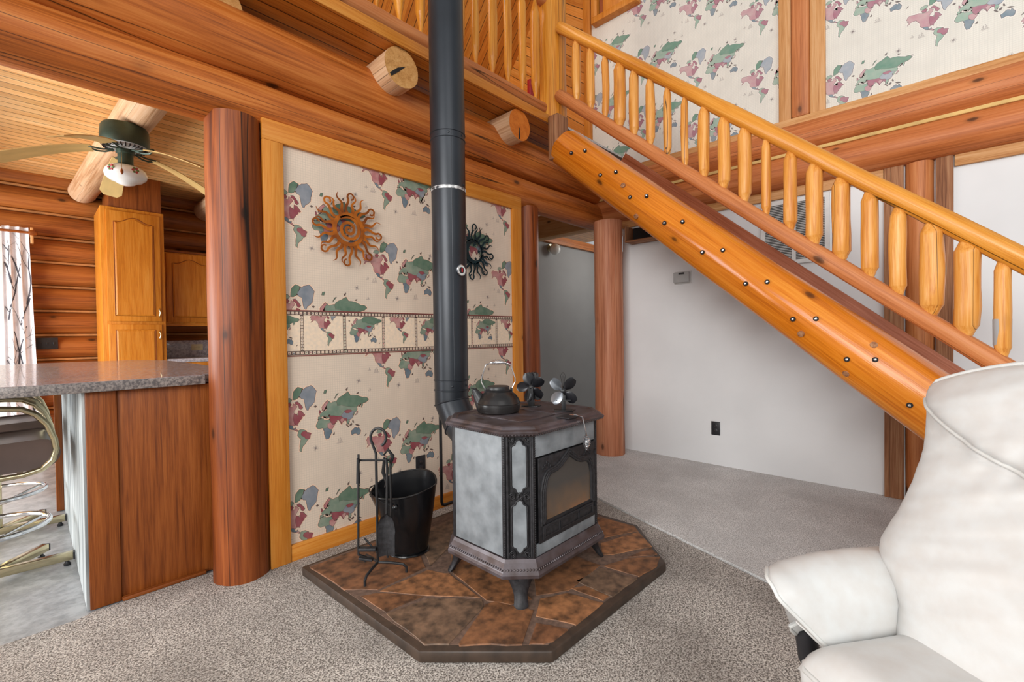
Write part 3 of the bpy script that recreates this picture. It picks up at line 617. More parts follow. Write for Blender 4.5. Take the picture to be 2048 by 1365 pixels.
# railing along the stairs
rl = thing('stair_railing', 'peeled-log stair railing with twenty whittled balusters', 'railing', (2.9, .9, zs(.9)+.35))
def zr(Y): return 3.503+.872*(Y-2.116)
def zb(Y): return 2.995+.86*(Y-2.148)
hr = logm('handrail', W_rail, (2.9, -.75, zr(-.75)), (2.9, 2.17, zr(2.17)), .048, .041, rl, seg=20, rings=60, wob=.06, endr=.02, seed=51)
br = logm('bottom_rail', W_brail, (2.9, -.42, zb(-.42)), (2.9, 2.185, zb(2.185)), .043, .044, rl, seg=20, rings=60, wob=.06, endr=.02, seed=52)
br['label'] = 'lower rail of redder wood'
def baluster(name, x, y, z0, z1, r, seed, parent, mat=W_bal):
    L = z1-z0; mb = MB(); seg = 14; rnd = random.Random(seed)
    prof = [(0, .36), (.03, .40), (.12, .80), (.155, 1.0), (.5, 1.03), (.845, 1.0), (.885, .80), (.965, .40), (1, .36)]
    lean = (rnd.uniform(-.006, .006), rnd.uniform(-.006, .006)); vs = []; zsn = []
    for t, q in prof:
        zsn.append((t, q))
    full = []
    for (a, qa), (b_, qb) in zip(zsn, zsn[1:]):
        full.append((a, qa)); full.append(((a+b_)/2, (qa+qb)/2)); full.append((a+(b_-a)*.92, qa+(qb-qa)*.92))
    full.append(zsn[-1])
    rt = .0125
    for t, q in full:
        rr = max(r*q, min(r, .011)) if q < .9 else r*q
        for k in range(seg):
            an = 2*PI*k/seg; n = mnoise.noise(V((math.cos(an)*1.2, math.sin(an)*1.2+seed*4.3, t*3+seed)))
            e = rr*(1+n*.16*(1 if .15 < t < .85 else .4))
            vs.append((e*math.cos(an)+lean[0]*math.sin(t*PI), e*math.sin(an)+lean[1]*math.sin(t*PI), t*L))
    n = len(full)
    mb.add(vs, [(i*seg+k, i*seg+(k+1) % seg, (i+1)*seg+(k+1) % seg, (i+1)*seg+k) for i in range(n-1) for k in range(seg)]+[tuple(range(seg))[::-1], tuple((n-1)*seg+k for k in range(seg))])
    return mb.build(name, mat, parent, mw=frame((x, y, z0), (0, 0, 1), (1, 0, 0)), sharp=70)
bl = [(2.014,38),(1.887,36),(1.767,30),(1.65,50),(1.538,40),(1.421,38),(1.3,34),(1.183,30),(1.065,46),(.952,48),(.836,52),(.719,36),(.6,50),(.489,62),(.372,66),(.257,60),(.144,60),(.029,84),(-.086,84),(-.199,56)]
for i, (Y, wpx) in enumerate(bl):
    dep = .729*2.9+.685*Y; r = wpx/2.16/910*dep/2
    b_ = baluster('baluster', 2.9, Y, zb(Y)+.012, zr(Y)-.012, r, 60+i, rl)
    if i == 19:
        b_['label'] = 'baluster with a grey painted lower end'
        x = 0
        pn = MB().lathe([(r*.46, zb(Y)+.06), (r*1.02, zb(Y)+.10), (r*1.06, zb(Y)+.21), (r*1.0, zb(Y)+.213)], 16, caps=False).build('grey_sleeve', M_hall, b_, mw=Matrix.Translation((2.9, Y, 0)))
# newel post
tag(logm('newel_post', W_rail, (2.965, 2.30, 2.868), (2.965, 2.30, 5.3), .117, .113, seg=36, rings=40, wob=.03, seed=81), 'thick orange newel post at the loft corner where both railings meet', 'post')
# loft railing
lr = thing('loft_railing', 'log railing along the loft edge behind the stove pipe', 'railing', (1.6, 2.3, 2.868))
logm('bottom_rail', W_brail, (-.4, 2.30, 2.945), (2.86, 2.30, 2.945), .047, .042, lr, seg=20, rings=50, wob=.05, endr=.02, seed=71)
logm('handrail', W_brail, (-.4, 2.30, 3.80), (2.87, 2.30, 3.80), .05, .045, lr, seg=20, rings=50, wob=.05, endr=.02, seed=72)
for i, x in enumerate([.30,.46,.61,.76,.92,1.07,1.225,1.377,1.526,1.677,1.83,1.98,2.128,2.285,2.444,2.602,2.76]):
    baluster('baluster', x, 2.30, 2.985, 3.765, [.030,.036,.028,.034,.030][i % 5], 90+i, lr, W_rail)
# small box shelf high on the wall
sh = thing('corner_shelf', 'small open wooden box shelf high on the white wall behind the stair log', 'shelf', (3.88, 2.0, 1.99))
slab('shelf_board', W_old, (3.83, 1.80, 1.99), (3.98, 2.14, 2.005), 1, sh)
slab('side_board', W_old, (3.83, 2.125, 2.006), (3.98, 2.14, 2.14), 2, sh); slab('side_board', W_old, (3.83, 1.80, 2.006), (3.98, 1.815, 2.14), 2, sh)
slab('shade_backing', M_dark, (3.966, 1.816, 2.006), (3.98, 2.124, 2.14), 1, sh)  # dark sheet painted as the deep shade inside the open box

# ================================================================== WALL FITTINGS
vt = thing('return_air_grille', 'large white louvred return air grille on the wall behind the stair balusters', 'vent', (3.985, .80, 1.66))
mb = MB(); y0, y1, z0, z1 = .577, 1.027, 1.655, 2.145
for a, b_ in (((3.972, y0, z0), (3.989, y0+.03, z1)), ((3.972, y1-.03, z0), (3.989, y1, z1)), ((3.972, y0+.03, z0), (3.989, y1-.03, z0+.03)), ((3.972, y0+.03, z1-.03), (3.989, y1-.03, z1)), ((3.972, (y0+y1)/2-.012, z0+.03), (3.989, (y0+y1)/2+.012, z1-.03))): mb.box(a, b_)
mb.build('frame', M_vent, vt, smooth=False)
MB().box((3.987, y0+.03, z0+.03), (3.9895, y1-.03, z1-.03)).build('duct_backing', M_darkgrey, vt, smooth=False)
for half in ((y0+.03, (y0+y1)/2-.012), ((y0+y1)/2+.012, y1-.03)):
    mb = MB(); z = z0+.036
    while z < z1-.036: mb.add([(3.987, half[0], z+.007), (3.974, half[0], z), (3.974, half[1], z), (3.987, half[1], z+.007), (3.987, half[0], z+.0085), (3.974, half[0], z+.0015), (3.974, half[1], z+.0015), (3.987, half[1], z+.0085)], [(0, 1, 2, 3), (4, 7, 6, 5), (1, 5, 6, 2), (0, 3, 7, 4)]); z += .0125
    mb.build('louvres', M_vent, vt, smooth=False)
th = thing('thermostat', 'small white thermostat box on the white wall below the stair log', 'thermostat', (3.97, 1.655, 1.585))
MB().box((3.935, 1.585, 1.585), (3.978, 1.725, 1.675)).build('body', M_tstat, th, bevel=.006)
MB().box((3.978, 1.578, 1.575), (3.9895, 1.732, 1.685)).build('backplate', M_plastic, th, bevel=.003)
MB().box((3.9335, 1.625, 1.654), (3.946, 1.675, 1.670)).build('display', M_plate, th, smooth=False)
def outlet(name, label, M, mat, w=.072, h=.115, n=1, switches=False):
    t = thing(name, label, 'outlet' if not switches else 'light switch', M.to_translation())
    MB().box((-w/2, -h/2, 0), (w/2, h/2, .006)).build('cover_plate', mat, t, mw=M, bevel=.002)
    lt = M_brown if mat is M_plate else M_dark
    for k in range(n):
        if switches:
            x = (k-(n-1)/2)*.046
            MB().box((x-.005, -.012, .006), (x+.005, .012, .013)).build('toggle', M_plate, t, mw=M, bevel=.001)
        else:
            for s in (-1, 1):
                mb = MB().lathe([(.017, .0062), (.017, .0082), (.0155, .009)], 20, M=Matrix.Translation((k*.0, s*.0195*h/.115, 0)) if h >= w else Matrix.Translation((s*.0195, 0, 0)))
                r_ = mb.build('receptacle', mat, t, mw=M)
                c = (0, s*.0195*h/.115) if h >= w else (s*.0195, 0)
                q = MB().box((c[0]-.0075, c[1]-.004, .009), (c[0]-.005, c[1]+.005, .0094)).box((c[0]+.005, c[1]-.004, .009), (c[0]+.0075, c[1]+.005, .0094)); q.build('slots', M_brown if mat is M_plate else M_dark, r_, mw=M, smooth=False)
    return t
MB_ = frame((3.989, 1.385, .327), (-1, 0, 0), (0, -1, 0)); outlet('wall_outlet', 'black wall outlet on the white wall below the stair log', MB_, M_plate)
MA_ = frame((1.703, WA-.002, .325), (0, -1, 0), (1, 0, 0)); outlet('wall_outlet', 'black wall outlet on the map wallpaper above the coal bucket', MA_, M_plate)
MS_ = frame((.135, 6.49, 1.12), (0, -1, 0), (1, 0, 0)); outlet('light_switch', 'black triple light switch plate on the kitchen log wall by the curtain', MS_, M_plate, .155, .115, 3, True)
MK_ = frame((1.39, 6.478, 1.045), (0, -1, 0), (1, 0, 0)); outlet('wall_outlet', 'beige outlet on the grey kitchen backsplash', MK_, M_beige, .115, .072)
# hall globe light
gl = thing('globe_light', 'round glass wall light in the grey hall behind the posts', 'wall light', (4.55, 3.60, 2.22))
MB().lathe([(.05, 0), (.05, .012), (.02, .02), (.018, .05)], 24).build('wall_mount', M_brass, gl, mw=frame((4.57, 3.62, 2.24), (0, -1, -.3)))
MB().lathe([(.02, .03), (.05, .045), (.068, .08), (.07, .10), (.06, .135), (.03, .16), (.004, .166)], 28).build('globe', M_glasswhite, gl, mw=frame((4.57, 3.62, 2.24), (0, -1, -.3)))
# attic cupboard high on the wall (seen as a yellow frame)
hc = thing('wall_cupboard', 'yellow pine framed shutter high on the wallpapered wall above the stairs', 'shutter', (3.95, 2.28, 4.22))
mb = MB(); mb.box((3.9, 2.035, 4.22), (3.983, 2.527, 4.28)); mb.box((3.9, 2.035, 4.28), (3.983, 2.10, 5.1)); mb.box((3.9, 2.46, 4.28), (3.983, 2.527, 5.1)); mb.box((3.9, 2.10, 5.04), (3.983, 2.46, 5.1)); mb.build('frame', W_trim, hc, bevel=.003)
slab('panel', W_trim, (3.915, 2.11, 4.29), (3.935, 2.40, 5.03), 2, hc); slab('groove', W_tread, (3.94, 2.105, 4.285), (3.95, 2.455, 5.035), 2, hc)
# decorative fallen bits: none

# ================================================================== HEARTH
hz = .05
hp = [(.879, 2.231), (.914, 1.323), (1.225, .978), (2.068, .952), (2.369, 1.259), (2.36, 2.231)]
he = thing('hearth_pad', 'low angular stone hearth pad under the wood stove', 'hearth', (1.6, 1.6, 0))
def inset(p, d): return grow(p, -d)
hpi = inset(hp, .035)
MB().prism(hp, .004, hz-.003).build('border', M_slate, he, bevel=.006)
MB().prism(hpi, hz-.004, hz-.001).build('mortar', M_grout, he, smooth=False)
def onz(px, py, z):
    d = V((px-1024, 682.5-py, -910.34)); w_ = Rr*d.x+Ur*d.y+Fv*910.34; t = (z-CAMH)/w_.z; return (w_.x*t, w_.y*t)
crop = lambda p: onz(560+p[0]/2.56, 980+p[1]/2.56, hz)
stones = [[(915,785),(1050,590),(1100,575),(1300,620),(1240,797),(920,797)], [(1275,790),(1310,682),(1475,716),(1400,775),(1350,792)], [(1308,650),(1330,560),(1470,530),(1655,582),(1515,692)],
 [(1490,505),(1560,492),(1685,547),(1655,570)], [(1515,470),(1640,400),(1830,457),(1700,550)], [(1655,392),(1780,352),(1945,345),(1930,392),(1840,447)], [(1780,345),(1900,300),(1932,327),(1860,340)],
 [(1640,275),(1835,217),(1905,290),(1700,335),(1650,335)], [(1610,138),(1815,187),(1835,212),(1650,248),(1615,240)], [(540,640),(760,556),(1035,565),(1045,600),(865,795),(740,795)],
 [(410,548),(490,528),(740,545),(545,625),(490,600)], [(130,380),(500,238),(690,262),(745,400),(500,515),(330,512)], [(510,520),(755,412),(865,432),(1030,555),(760,543)], [(875,330),(1150,430),(1290,560),(1180,590),(1060,570),(885,430)],
 [(760,200),(880,150),(900,262),(770,392),(715,262)], [(1310,545),(1300,430),(1500,335),(1640,388),(1480,518)], [(890,150),(1250,60),(1600,140),(1600,240),(1300,300),(900,250)], [(905,265),(1300,310),(1480,330),(1295,420),(1160,425),(880,322)], [(1100,-30),(1500,20),(1590,120),(1250,50)]]
for i, s_ in enumerate(stones):
    P = [crop(p) for p in s_]
    if area2(P) < 0: P = P[::-1]
    P = [(x, min(y, 2.19)) for x, y in P]
    Q = []
    for k in range(len(P)):
        a = V(P[k]); b_ = V(P[(k+1) % len(P)])
        for j in range(4):
            p = a.lerp(b_, j/4); q = mnoise.noise(V((p.x*14, p.y*14, i)))*.008; Q.append((p.x+q, p.y+q*.7))
    MB().prism(Q, hz-.003, hz+.0015, poly2=grow(Q, -.002)).build('flagstone', M_stone[(i*3+1) % 5], he, smooth=False)

# ================================================================== STOVE
sv = thing('wood_stove', 'soapstone and black cast-iron wood stove standing on the stone hearth', 'stove', (1.63, 1.45, hz))
x0, x1, yf, yb, ch = 1.315, 1.94, 1.203, 1.685, .084
def octo(d=0):
    return [(x0+ch-d*.41, yf-d), (x1-ch+d*.41, yf-d), (x1+d, yf+ch-d*.41), (x1+d, yb-ch+d*.41), (x1-ch+d*.41, yb+d), (x0+ch-d*.41, yb+d), (x0-d, yb-ch+d*.41), (x0-d, yf+ch-d*.41)]
def stack(levels):
    mb = MB(); vs = []
    for z, d in levels: vs += [(x, y, z) for x, y in octo(d)]
    n = len(levels); fs = [tuple(range(8))[::-1], tuple((n-1)*8+k for k in range(8))]+[(i*8+k, i*8+(k+1) % 8, (i+1)*8+(k+1) % 8, (i+1)*8+k) for i in range(n-1) for k in range(8)]
    return mb.add(vs, fs)
stack([(.23, -.008), (.742, -.008)]).build('body', M_cast, sv, smooth=False)
bs_ = stack([(.165, .028), (.168, .034), (.182, .036), (.190, .030), (.205, .024), (.222, .012), (.235, .006)]).build('base_skirt', M_lid, sv, smooth=False)
ld = stack([(.732, .004), (.738, .012), (.742, .026), (.748, .036), (.756, .041), (.761, .036), (.765, .020), (.771, .016), (.776, .010), (.776, -.006), (.772, -.012), (.772, -.03)]).build('lid', M_lid, sv, smooth=False)
# beaded edge on the lid and skirt
for z, d, par, rr in ((.7465, .036, ld, .0038), (.201, .030, bs_, .0048)):
    mb = MB(); P = octo(d)
    for i in (7, 0, 6):
        a = V(P[i]); b_ = V(P[(i+1) % 8]); n = int((b_-a).length/.0125)
        for k in range(n):
            p = a.lerp(b_, (k+.5)/n); mb.lathe([(rr*.3, -rr), (rr, 0), (rr*.3, rr)], 6, M=Matrix.Translation((p.x, p.y, z)))
    mb.build('beading', M_lid, par)
slab('cooktop_plate', M_lid, (x0+.12, yf+.10, .7725), (x0+.36, yb-.07, .7755), 0, sv)
slab('cooktop_plate', M_lid, (x0+.37, yf+.10, .7725), (x1-.10, yb-.07, .7755), 0, sv)
# side soapstone (faces -x) and front pieces
MB().box((x0-.004, yf+ch+.012, .240), (x0+.004, yb-ch-.008, .733)).build('soapstone_panel', M_soap, sv, bevel=.002)
MB().box((x1-.004, yf+ch+.012, .240), (x1+.004, yb-ch-.008, .733)).build('soapstone_panel', M_soap, sv, bevel=.002)
MB().box((x0+ch+.006, yf-.005, .645), (x1-ch-.02, yf+.004, .733)).build('soapstone_panel', M_soap, sv, bevel=.002)
MB().box((x0+ch+.006, yf-.005, .238), (x1-ch-.02, yf+.004, .287)).build('soapstone_panel', M_soap, sv, bevel=.002)
# corner columns beads
mb = MB()
def colbar(p, q, wd=.010, th_=.010, z0_=.236, z1_=.734):
    mb.box((p-wd/2, q-th_/2, z0_), (p+wd/2, q+th_/2, z1_))
for q_ in ((x0+.001, yf+ch+.004, .012, .016), (x0+ch-.002, yf+.001, .016, .012), (x1-ch-.008, yf+.001, .022, .012), (x0+.001, yb-ch+.002, .012, .022)):
    mb = MB(); colbar(*q_); mb.build('corner_post', M_cast, sv, bevel=.002)
for px_, py_ in ((x0-.004, yf+ch+.001), (x0+ch+.001, yf-.004), (x1-ch-.006, yf-.004)):
    mb = MB(); z = .245
    while z < .73: mb.lathe([(.001, -.004), (.0042, 0), (.001, .004)], 6, M=Matrix.Translation((px_, py_, z))); z += .0098
    mb.build('rope_beading', M_cast, sv)
# facet frame with two gothic soapstone windows
FM = frame((x0+ch/2-.001, yf+ch/2-.001, 0), (0, 0, 1), (1, -1, 0))   # local x along facet, -y... outward?
def facet_pt(u, v, d): 
    o = V((x0+ch/2, yf+ch/2, 0)); t = V((1, -1, 0)).normalized(); n = V((-1, -1, 0)).normalized(); return o+t*u+V((0, 0, v))+n*d
def gothic(cx, z0_, z1_, wd):
    h = wd/2; half = [(0, z0_), (.18*h, z0_+.006), (.36*h, z0_+.009), (.42*h, z0_+.016), (.50*h, z0_+.022), (.80*h, z0_+.026), (.97*h, z0_+.030), (h, z0_+.036), (h, z1_-.036), (.97*h, z1_-.030), (.80*h, z1_-.026), (.50*h, z1_-.022), (.42*h, z1_-.016), (.36*h, z1_-.009), (.18*h, z1_-.006), (0, z1_)]
    return [(cx+u, v) for u, v in half]+[(cx-u, v) for u, v in half[::-1][1:-1]]
def facet_mesh(poly, d0, d1):
    mb_ = MB(); n = len(poly); vs = [facet_pt(u, v, d0) for u, v in poly]+[facet_pt(u, v, d1) for u, v in poly]
    return mb_.add(vs, [tuple(range(n)), tuple(range(n, 2*n))[::-1]]+[(i, (i+1) % n, (i+1) % n+n, i+n) for i in range(n)])
for z0_, z1_ in ((.500, .722), (.256, .478)):
    pi_ = facet_mesh(gothic(0, z0_, z1_, .056), -.002, .0035).build('facet_inlay', M_soap, sv, smooth=False)
    g_ = gothic(0, z0_, z1_, .056); mb = MB(); mb.tube([facet_pt(u*1.08, v, .004) for u, v in grow(g_, .002)], .0032, 6, closed=True); mb.build('inlay_moulding', M_cast, pi_)
mb = MB()
for (u, v) in ((-.03, .489), (.03, .489), (-.032, .724), (.032, .724), (-.03, .252), (.03, .252), (0, .489)):
    for k in range(3):
        a = k*2.1+u*30; pts = [facet_pt(u+math.cos(a+t*.9)*(.004+.0022*t), v+math.sin(a+t*.9)*(.006+.003*t), .0035) for t in range(6)]
        mb.tube(pts, [.003, .0028, .0026, .0022, .0018, .001], 6)
mb.build('scrollwork', M_cast, sv)
mb = MB()
for u in (-.048, .048): mb.tube([facet_pt(u, .24, .001), facet_pt(u, .733, .001)], .006, 8)
mb.build('facet_edges', M_cast, sv)
# door (faces -y) with ogee arch
dx0, dx1, dz0, dz1 = x0+ch+.018, x1-ch-.030, .288, .640
def ogee(cx, hw, zb_, zsp, zt):
    """half outline: straight sides then ogee point"""
    r = [(hw, zb_), (hw, zsp)]
    for t in (.15, .3, .45, .6): r.append((hw*(1-.06*t-.62*t*t-.02), zsp+(zt-zsp)*.62*math.sin(t/.6*PI/2)*.92))
    r += [(hw*.52, zsp+(zt-zsp)*.60), (hw*.33, zsp+(zt-zsp)*.70), (hw*.17, zsp+(zt-zsp)*.84), (0, zt)]
    return [(cx+u, v) for u, v in r]+[(cx-u, v) for u, v in r[::-1][1:]]
dcx = (dx0+dx1)/2
def front_poly(name, poly, ya, yb_, mat, par, hole=None):
    n = len(poly); mb_ = MB()
    mb_.add([(u, ya, v) for u, v in poly]+[(u, yb_, v) for u, v in poly], [tuple(range(n)), tuple(range(n, 2*n))[::-1]]+[(i, (i+1) % n, (i+1) % n+n, i+n) for i in range(n)])
    return mb_.build(name, mat, par, smooth=False)
door = MB().box((dx0, yf-.012, dz0), (dx1, yf-.0055, dz1)).build('door', M_cast, sv, bevel=.002)
gl_, nt, b = new_mat('ember_haze_stove_glass')
n_ = N(nt, 'TexNoise'); n_.inputs['Scale'].default_value = 6; n_.inputs['Detail'].default_value = 6; lk(nt, coords(nt), n_.inputs[0])
tc = N(nt, 'TexCoord'); sx_ = N(nt, 'SeparateXYZ'); lk(nt, tc.outputs['Object'], sx_.inputs[0])
ad = N(nt, 'Math', operation='MULTIPLY_ADD'); lk(nt, sx_.outputs[2], ad.inputs[0]); ad.inputs[1].default_value = -3.4; ad.inputs[2].default_value = 1.95
ad2 = N(nt, 'Math', operation='MULTIPLY'); lk(nt, ad.outputs[0], ad2.inputs[0]); lk(nt, n_.outputs[0], ad2.inputs[1])
lk(nt, ramp(nt, ad2.outputs[0], [(.12, s2l((72, 68, 64))), (.30, s2l((104, 82, 62))), (.46, s2l((160, 102, 56)))]), b.inputs['Base Color']); b.inputs['Roughness'].default_value = .12  # orange ember haze low in the glass, painted into the base colour
G = ogee(dcx, .165, .375, .50, .612)
front_poly('door_glass', G, yf-.0125, yf-.0135, gl_, door)
for off, rr, dep_ in ((.006, .0065, -.015), (.017, .0055, -.016), (.028, .006, -.014)):
    P = ogee(dcx, .165+off, .375-off*.5, .50, .612+off*1.1); mb = MB(); mb.tube([(u, yf+dep_, v) for u, v in P], rr, 8); mb.build('arch_moulding', M_cast, door)
mb = MB()
for k in range(34):
    t = k/33; P = ogee(dcx, .165+.0225, .375, .50, .612+.025); L = [V(p) for p in P]; seg_l = [(L[i+1]-L[i]).length for i in range(len(L)-1)]; d = t*sum(seg_l); i = 0
    while i < len(seg_l)-1 and d > seg_l[i]: d -= seg_l[i]; i += 1
    p = L[i].lerp(L[i+1], d/seg_l[i]); mb.lathe([(.001, -.0035), (.0038, 0), (.001, .0035)], 6, M=Matrix.Translation((p.x, yf-.018, p.y)))
mb.build('arch_beading', M_cast, door)
mb = MB().box((dx0+.018, yf-.017, .300), (dx1-.018, yf-.0125, .358)); mb.build('door_rail', M_cast, door, bevel=.002)
mb = MB()
for a, b_ in ((dx0+.03, dx0+.125), (dx0+.135, dx0+.265), (dx0+.275, dx1-.03)):
    mb.tube([(a, yf-.018, .31), (b_, yf-.018, .31), (b_, yf-.018, .346), (a, yf-.018, .346)], .003, 6, closed=True)
mb.build('rail_fretwork', M_cast, door)
mb = MB()
for s_ in (-1, 1):
    for k in range(5):
        c = (dcx+s_*(.125+.012*k), .615-.010*abs(k-2)); mb.tube([(c[0]+math.cos(a*.8)*.002*a, yf-.0135, c[1]+math.sin(a*.8)*.0022*a) for a in range(1, 7)], [.0025]*5+[.001], 6)
mb.build('spandrel_scrolls', M_cast, door)
MB().box((dx1+.001, yf-.016, dz0+.04), (dx1+.010, yf-.004, dz0+.06)).box((dx1+.001, yf-.016, dz1-.06), (dx1+.010, yf-.004, dz1-.04)).build('hinges', M_cast, door, smooth=False)
# cabriole legs
for lx, ly, dx_, dy_ in ((x0+.05, yf+.05, -1, -1), (x1-.05, yf+.05, 1, -1), (x0+.05, yb-.05, -1, 1), (x1-.05, yb-.05, 1, 1)):
    d = V((dx_, dy_, 0)).normalized(); sd = V((-d.y, d.x, 0)); mb = MB(); vs = []
    prof = [(.180, -.012, .078, .040), (.160, -.008, .064, .036), (.135, .000, .046, .030), (.11, .010, .034, .024), (.09, .022, .028, .018), (.07, .036, .028, .016), (.058, .046, .030, .014), (hz+.0015, .050, .024, .012)]
    for z, o_, wd, dp in prof:
        for k in range(12): a = 2*PI*k/12; p = V((lx, ly, z))+d*(o_*.9+dp*math.cos(a))+sd*(wd*math.sin(a)); vs.append(p)
    n = len(prof); mb.add(vs, [(i*12+k, i*12+(k+1) % 12, (i+1)*12+(k+1) % 12, (i+1)*12+k) for i in range(n-1) for k in range(12)]+[tuple(range(12))[::-1], tuple((n-1)*12+k for k in range(12))])
    lg = mb.build('leg', M_cast, sv)
    if (dx_, dy_) == (-1, -1):
        mb = MB()
        for k in range(9):
            u = ((k*37) % 9-4)*.008; z = .165-.006*k; mb.tube([V((lx, ly, z+.003*math.sin(t)))+d*(.030-.001*k)+sd*(u*(1-.06*k)+.004*math.cos(t)) for t in range(6)], .0022, 5)
        mb.build('leaf_relief', M_cast, lg)
# lift handle hanging over the lid edge
hd = thing('coil_handle', 'chrome coiled lift handle hooked over the stove lid edge', 'handle', (1.67, 1.16, .70))
mb = MB(); mb.tube([(1.675, 1.22, .780), (1.68, 1.19, .783), (1.685, 1.158, .776), (1.69, 1.150, .73), (1.695, 1.146, .692)], .0035, 8); mb.build('stem', M_chrome, hd)
mb = MB(); pts = []
for k in range(150):
    t = k/149; rr = .004+.013*math.sin(PI*min(1, t*1.15))**1.0; a = t*2*PI*9; pts.append((1.696+rr*math.cos(a), 1.146+rr*math.sin(a), .694-.066*t))
mb.tube(pts, .0018, 6); mb.build('coil_grip', M_chrome, hd)
slab('hook_plate', M_cast, (1.60, 1.17, .7765), (1.69, 1.245, .782), 0, hd)

# ================================================================== STOVE PIPE
PX, PY, PR = 1.619, 1.99, .0935
sp = thing('stove_pipe', 'black stove pipe rising from the wood stove past the loft', 'stove pipe', (PX, PY, .80))
def sec(z0_, z1_, r, mat=M_pipe, nm='pipe_section'):
    return MB().lathe([(r, z0_), (r, z1_)], 64, caps=False).build(nm, mat, sp, mw=Matrix.Translation((PX, PY, 0)))
a_ = sec(.80, .90, PR); b_ = sec(.90, 1.952, PR+.0008); c_ = sec(1.952, 2.255, PR+.001); e_ = sec(2.255, 5.6, PR+.0025)
def band(z, r=.0018, dz=0): return MB().lathe([(PR+.001, z-.004), (PR+.003+r, z-.002), (PR+.003+r, z+.002), (PR+.001, z+.004)], 64, caps=False).build('joint_band', M_pipe, sp, mw=Matrix.Translation((PX, PY, 0)))
for z in (.845, .90, 2.22, 2.255): band(z)
MB().lathe([(PR+.0014, 1.940), (PR+.0028, 1.943), (PR+.0028, 1.954), (PR+.0014, 1.957)], 64, caps=False).build('scuffed_joint', M_pipehot, sp, mw=Matrix.Translation((PX, PY, 0)))
seam = MB(); seam.tube([(PX-.045, PY-PR*.885, .9), (PX-.045, PY-PR*.885, 5.5)], .0022, 5); seam.build('lock_seam', M_pipe, sp)
for (ang, z) in ((-2.2, .872), (-1.2, .872), (-2.2, 2.238), (-1.2, 1.97), (-1.3, 2.238)):
    n = V((math.cos(ang), math.sin(ang), 0)); MB().lathe([(.006, 0), (.006, .003), (.003, .005)], 8).build('screw', M_pipe, sp, mw=frame(V((PX, PY, z))+n*(PR+.001), n))
# gored elbow
path = [(0, .82), (0, .775), (-.075, .660), (-.185, .590), (-.30, .575)]
elb = MB(); ring = []
dirs = []
for i in range(len(path)):
    a = V(path[max(i-1, 0)]); b2 = V(path[min(i+1, len(path)-1)])
    t1 = (V(path[i])-a).normalized() if i > 0 else (b2-V(path[i])).normalized(); t2 = (b2-V(path[i])).normalized() if i < len(path)-1 else t1
    dirs.append((t1+t2).normalized())
for i in range(len(path)-1):
    vs = []
    for j in (i, i+1):
        t = (V(path[i+1])-V(path[i])).normalized(); n = dirs[j]
        for k in range(48):
            a = 2*PI*k/48; u = PR*math.cos(a); v = PR*math.sin(a)
            perp = V((-t.y, t.x)); base = V(path[j])+perp*v
            # slide along t so that point lies in the mitre plane with normal n
            off = (V(path[j])-base).dot(n)/t.dot(n); q = base+t*off; vs.append((PX+u, PY+q.x, q.y))
    MB().add(vs, [(k, (k+1) % 48, 48+(k+1) % 48, 48+k) for k in range(48)]).build('elbow_gore', M_pipe, sp)
    if i > 0:
        MB().tube([V(v) for v in vs[:48]], .0045, 6, closed=True).build('elbow_seam', M_pipe, sp)
# bare scuffed patch on the second gore
g_ = thing('flue_thermometer', 'round chrome flue thermometer stuck on the stove pipe', 'thermometer', (1.66, 1.91, 1.50))
n = V((math.cos(-1.6), math.sin(-1.6), 0)); M = frame(V((PX, PY, 1.500))+n*(PR+.001), n, (0, 0, 1))
MB().lathe([(.028, 0), (.030, .004), (.030, .010), (.027, .012), (.026, .010), (.002, .010)], 32).build('rim', M_chrome, g_, mw=M)
MB().lathe([(.0255, .0102), (.0255, .0112), (.001, .0114)], 32).build('dial', M_plastic, g_, mw=M)
MB().lathe([(.017, .0114), (.017, .0122), (.001, .0124)], 24).build('dial_centre', M_plate, g_, mw=M)
MB().box((-.010, -.007, .0122), (.010, .001, .0134)).build('pointer', M_red, g_, mw=M, smooth=False)
rd = MB(); rd.tube([(1.70, 2.2, .66), (1.70, 2.2, .14), (1.706, 2.2, .122), (1.72, 2.2, .114), (1.84, 2.2, .114), (1.85, 2.18, .114), (1.85, 1.71, .114)], .0095, 8)
o = rd.build('support_rod', M_black, sp)
# ================================================================== KETTLE & STOVE FANS
KX, KY, KZ = 1.553, 1.553, .7765
kt = thing('kettle', 'black cast-iron kettle with a wire bail handle standing on the stove top', 'kettle', (KX, KY, KZ))
kd = V((-.729, .685, 0))                               # spout points left across the picture
KM = frame((KX, KY, KZ), (0, 0, 1), kd)                # local x = spout direction
MB().lathe([(.090, 0), (.098, .004), (.103, .02), (.104, .036), (.1035, .042), (.106, .045), (.103, .05), (.098, .062), (.088, .078), (.072, .092), (.060, .099), (.058, .101), (.056, .103)], 48).build('body', M_kettle, kt, mw=KM)
MB().lathe([(.060, .100), (.061, .104), (.056, .106), (.053, .108), (.053, .120), (.050, .124), (.010, .1245)], 40).build('lid', M_black, kt, mw=KM)
mb = MB()
pts = []; rs = []
for i in range(12):
    t = i/11; pts.append(KM @ V((.060+.058*t, 0, .028+.082*t**1.25))); rs.append(.040*(1-t)**1.2+.0135)
mb.tube(pts, rs, 16); mb.build('spout', M_black, kt)
mb = MB(); mb.tube([KM @ V((.118+.0135*math.cos(a), .0135*math.sin(a), .112+.004*math.cos(a))) for a in [2*PI*k/16 for k in range(16)]], .0025, 6, closed=True); mb.build('spout_lip', M_cast, kt)
for s_ in (-1, 1):
    MB().box((-.006, -.004, 0), (.006, .004, .022)).build('handle_lug', M_black, kt, mw=KM @ Matrix.Translation((s_*.062, 0, .094)), bevel=.002)
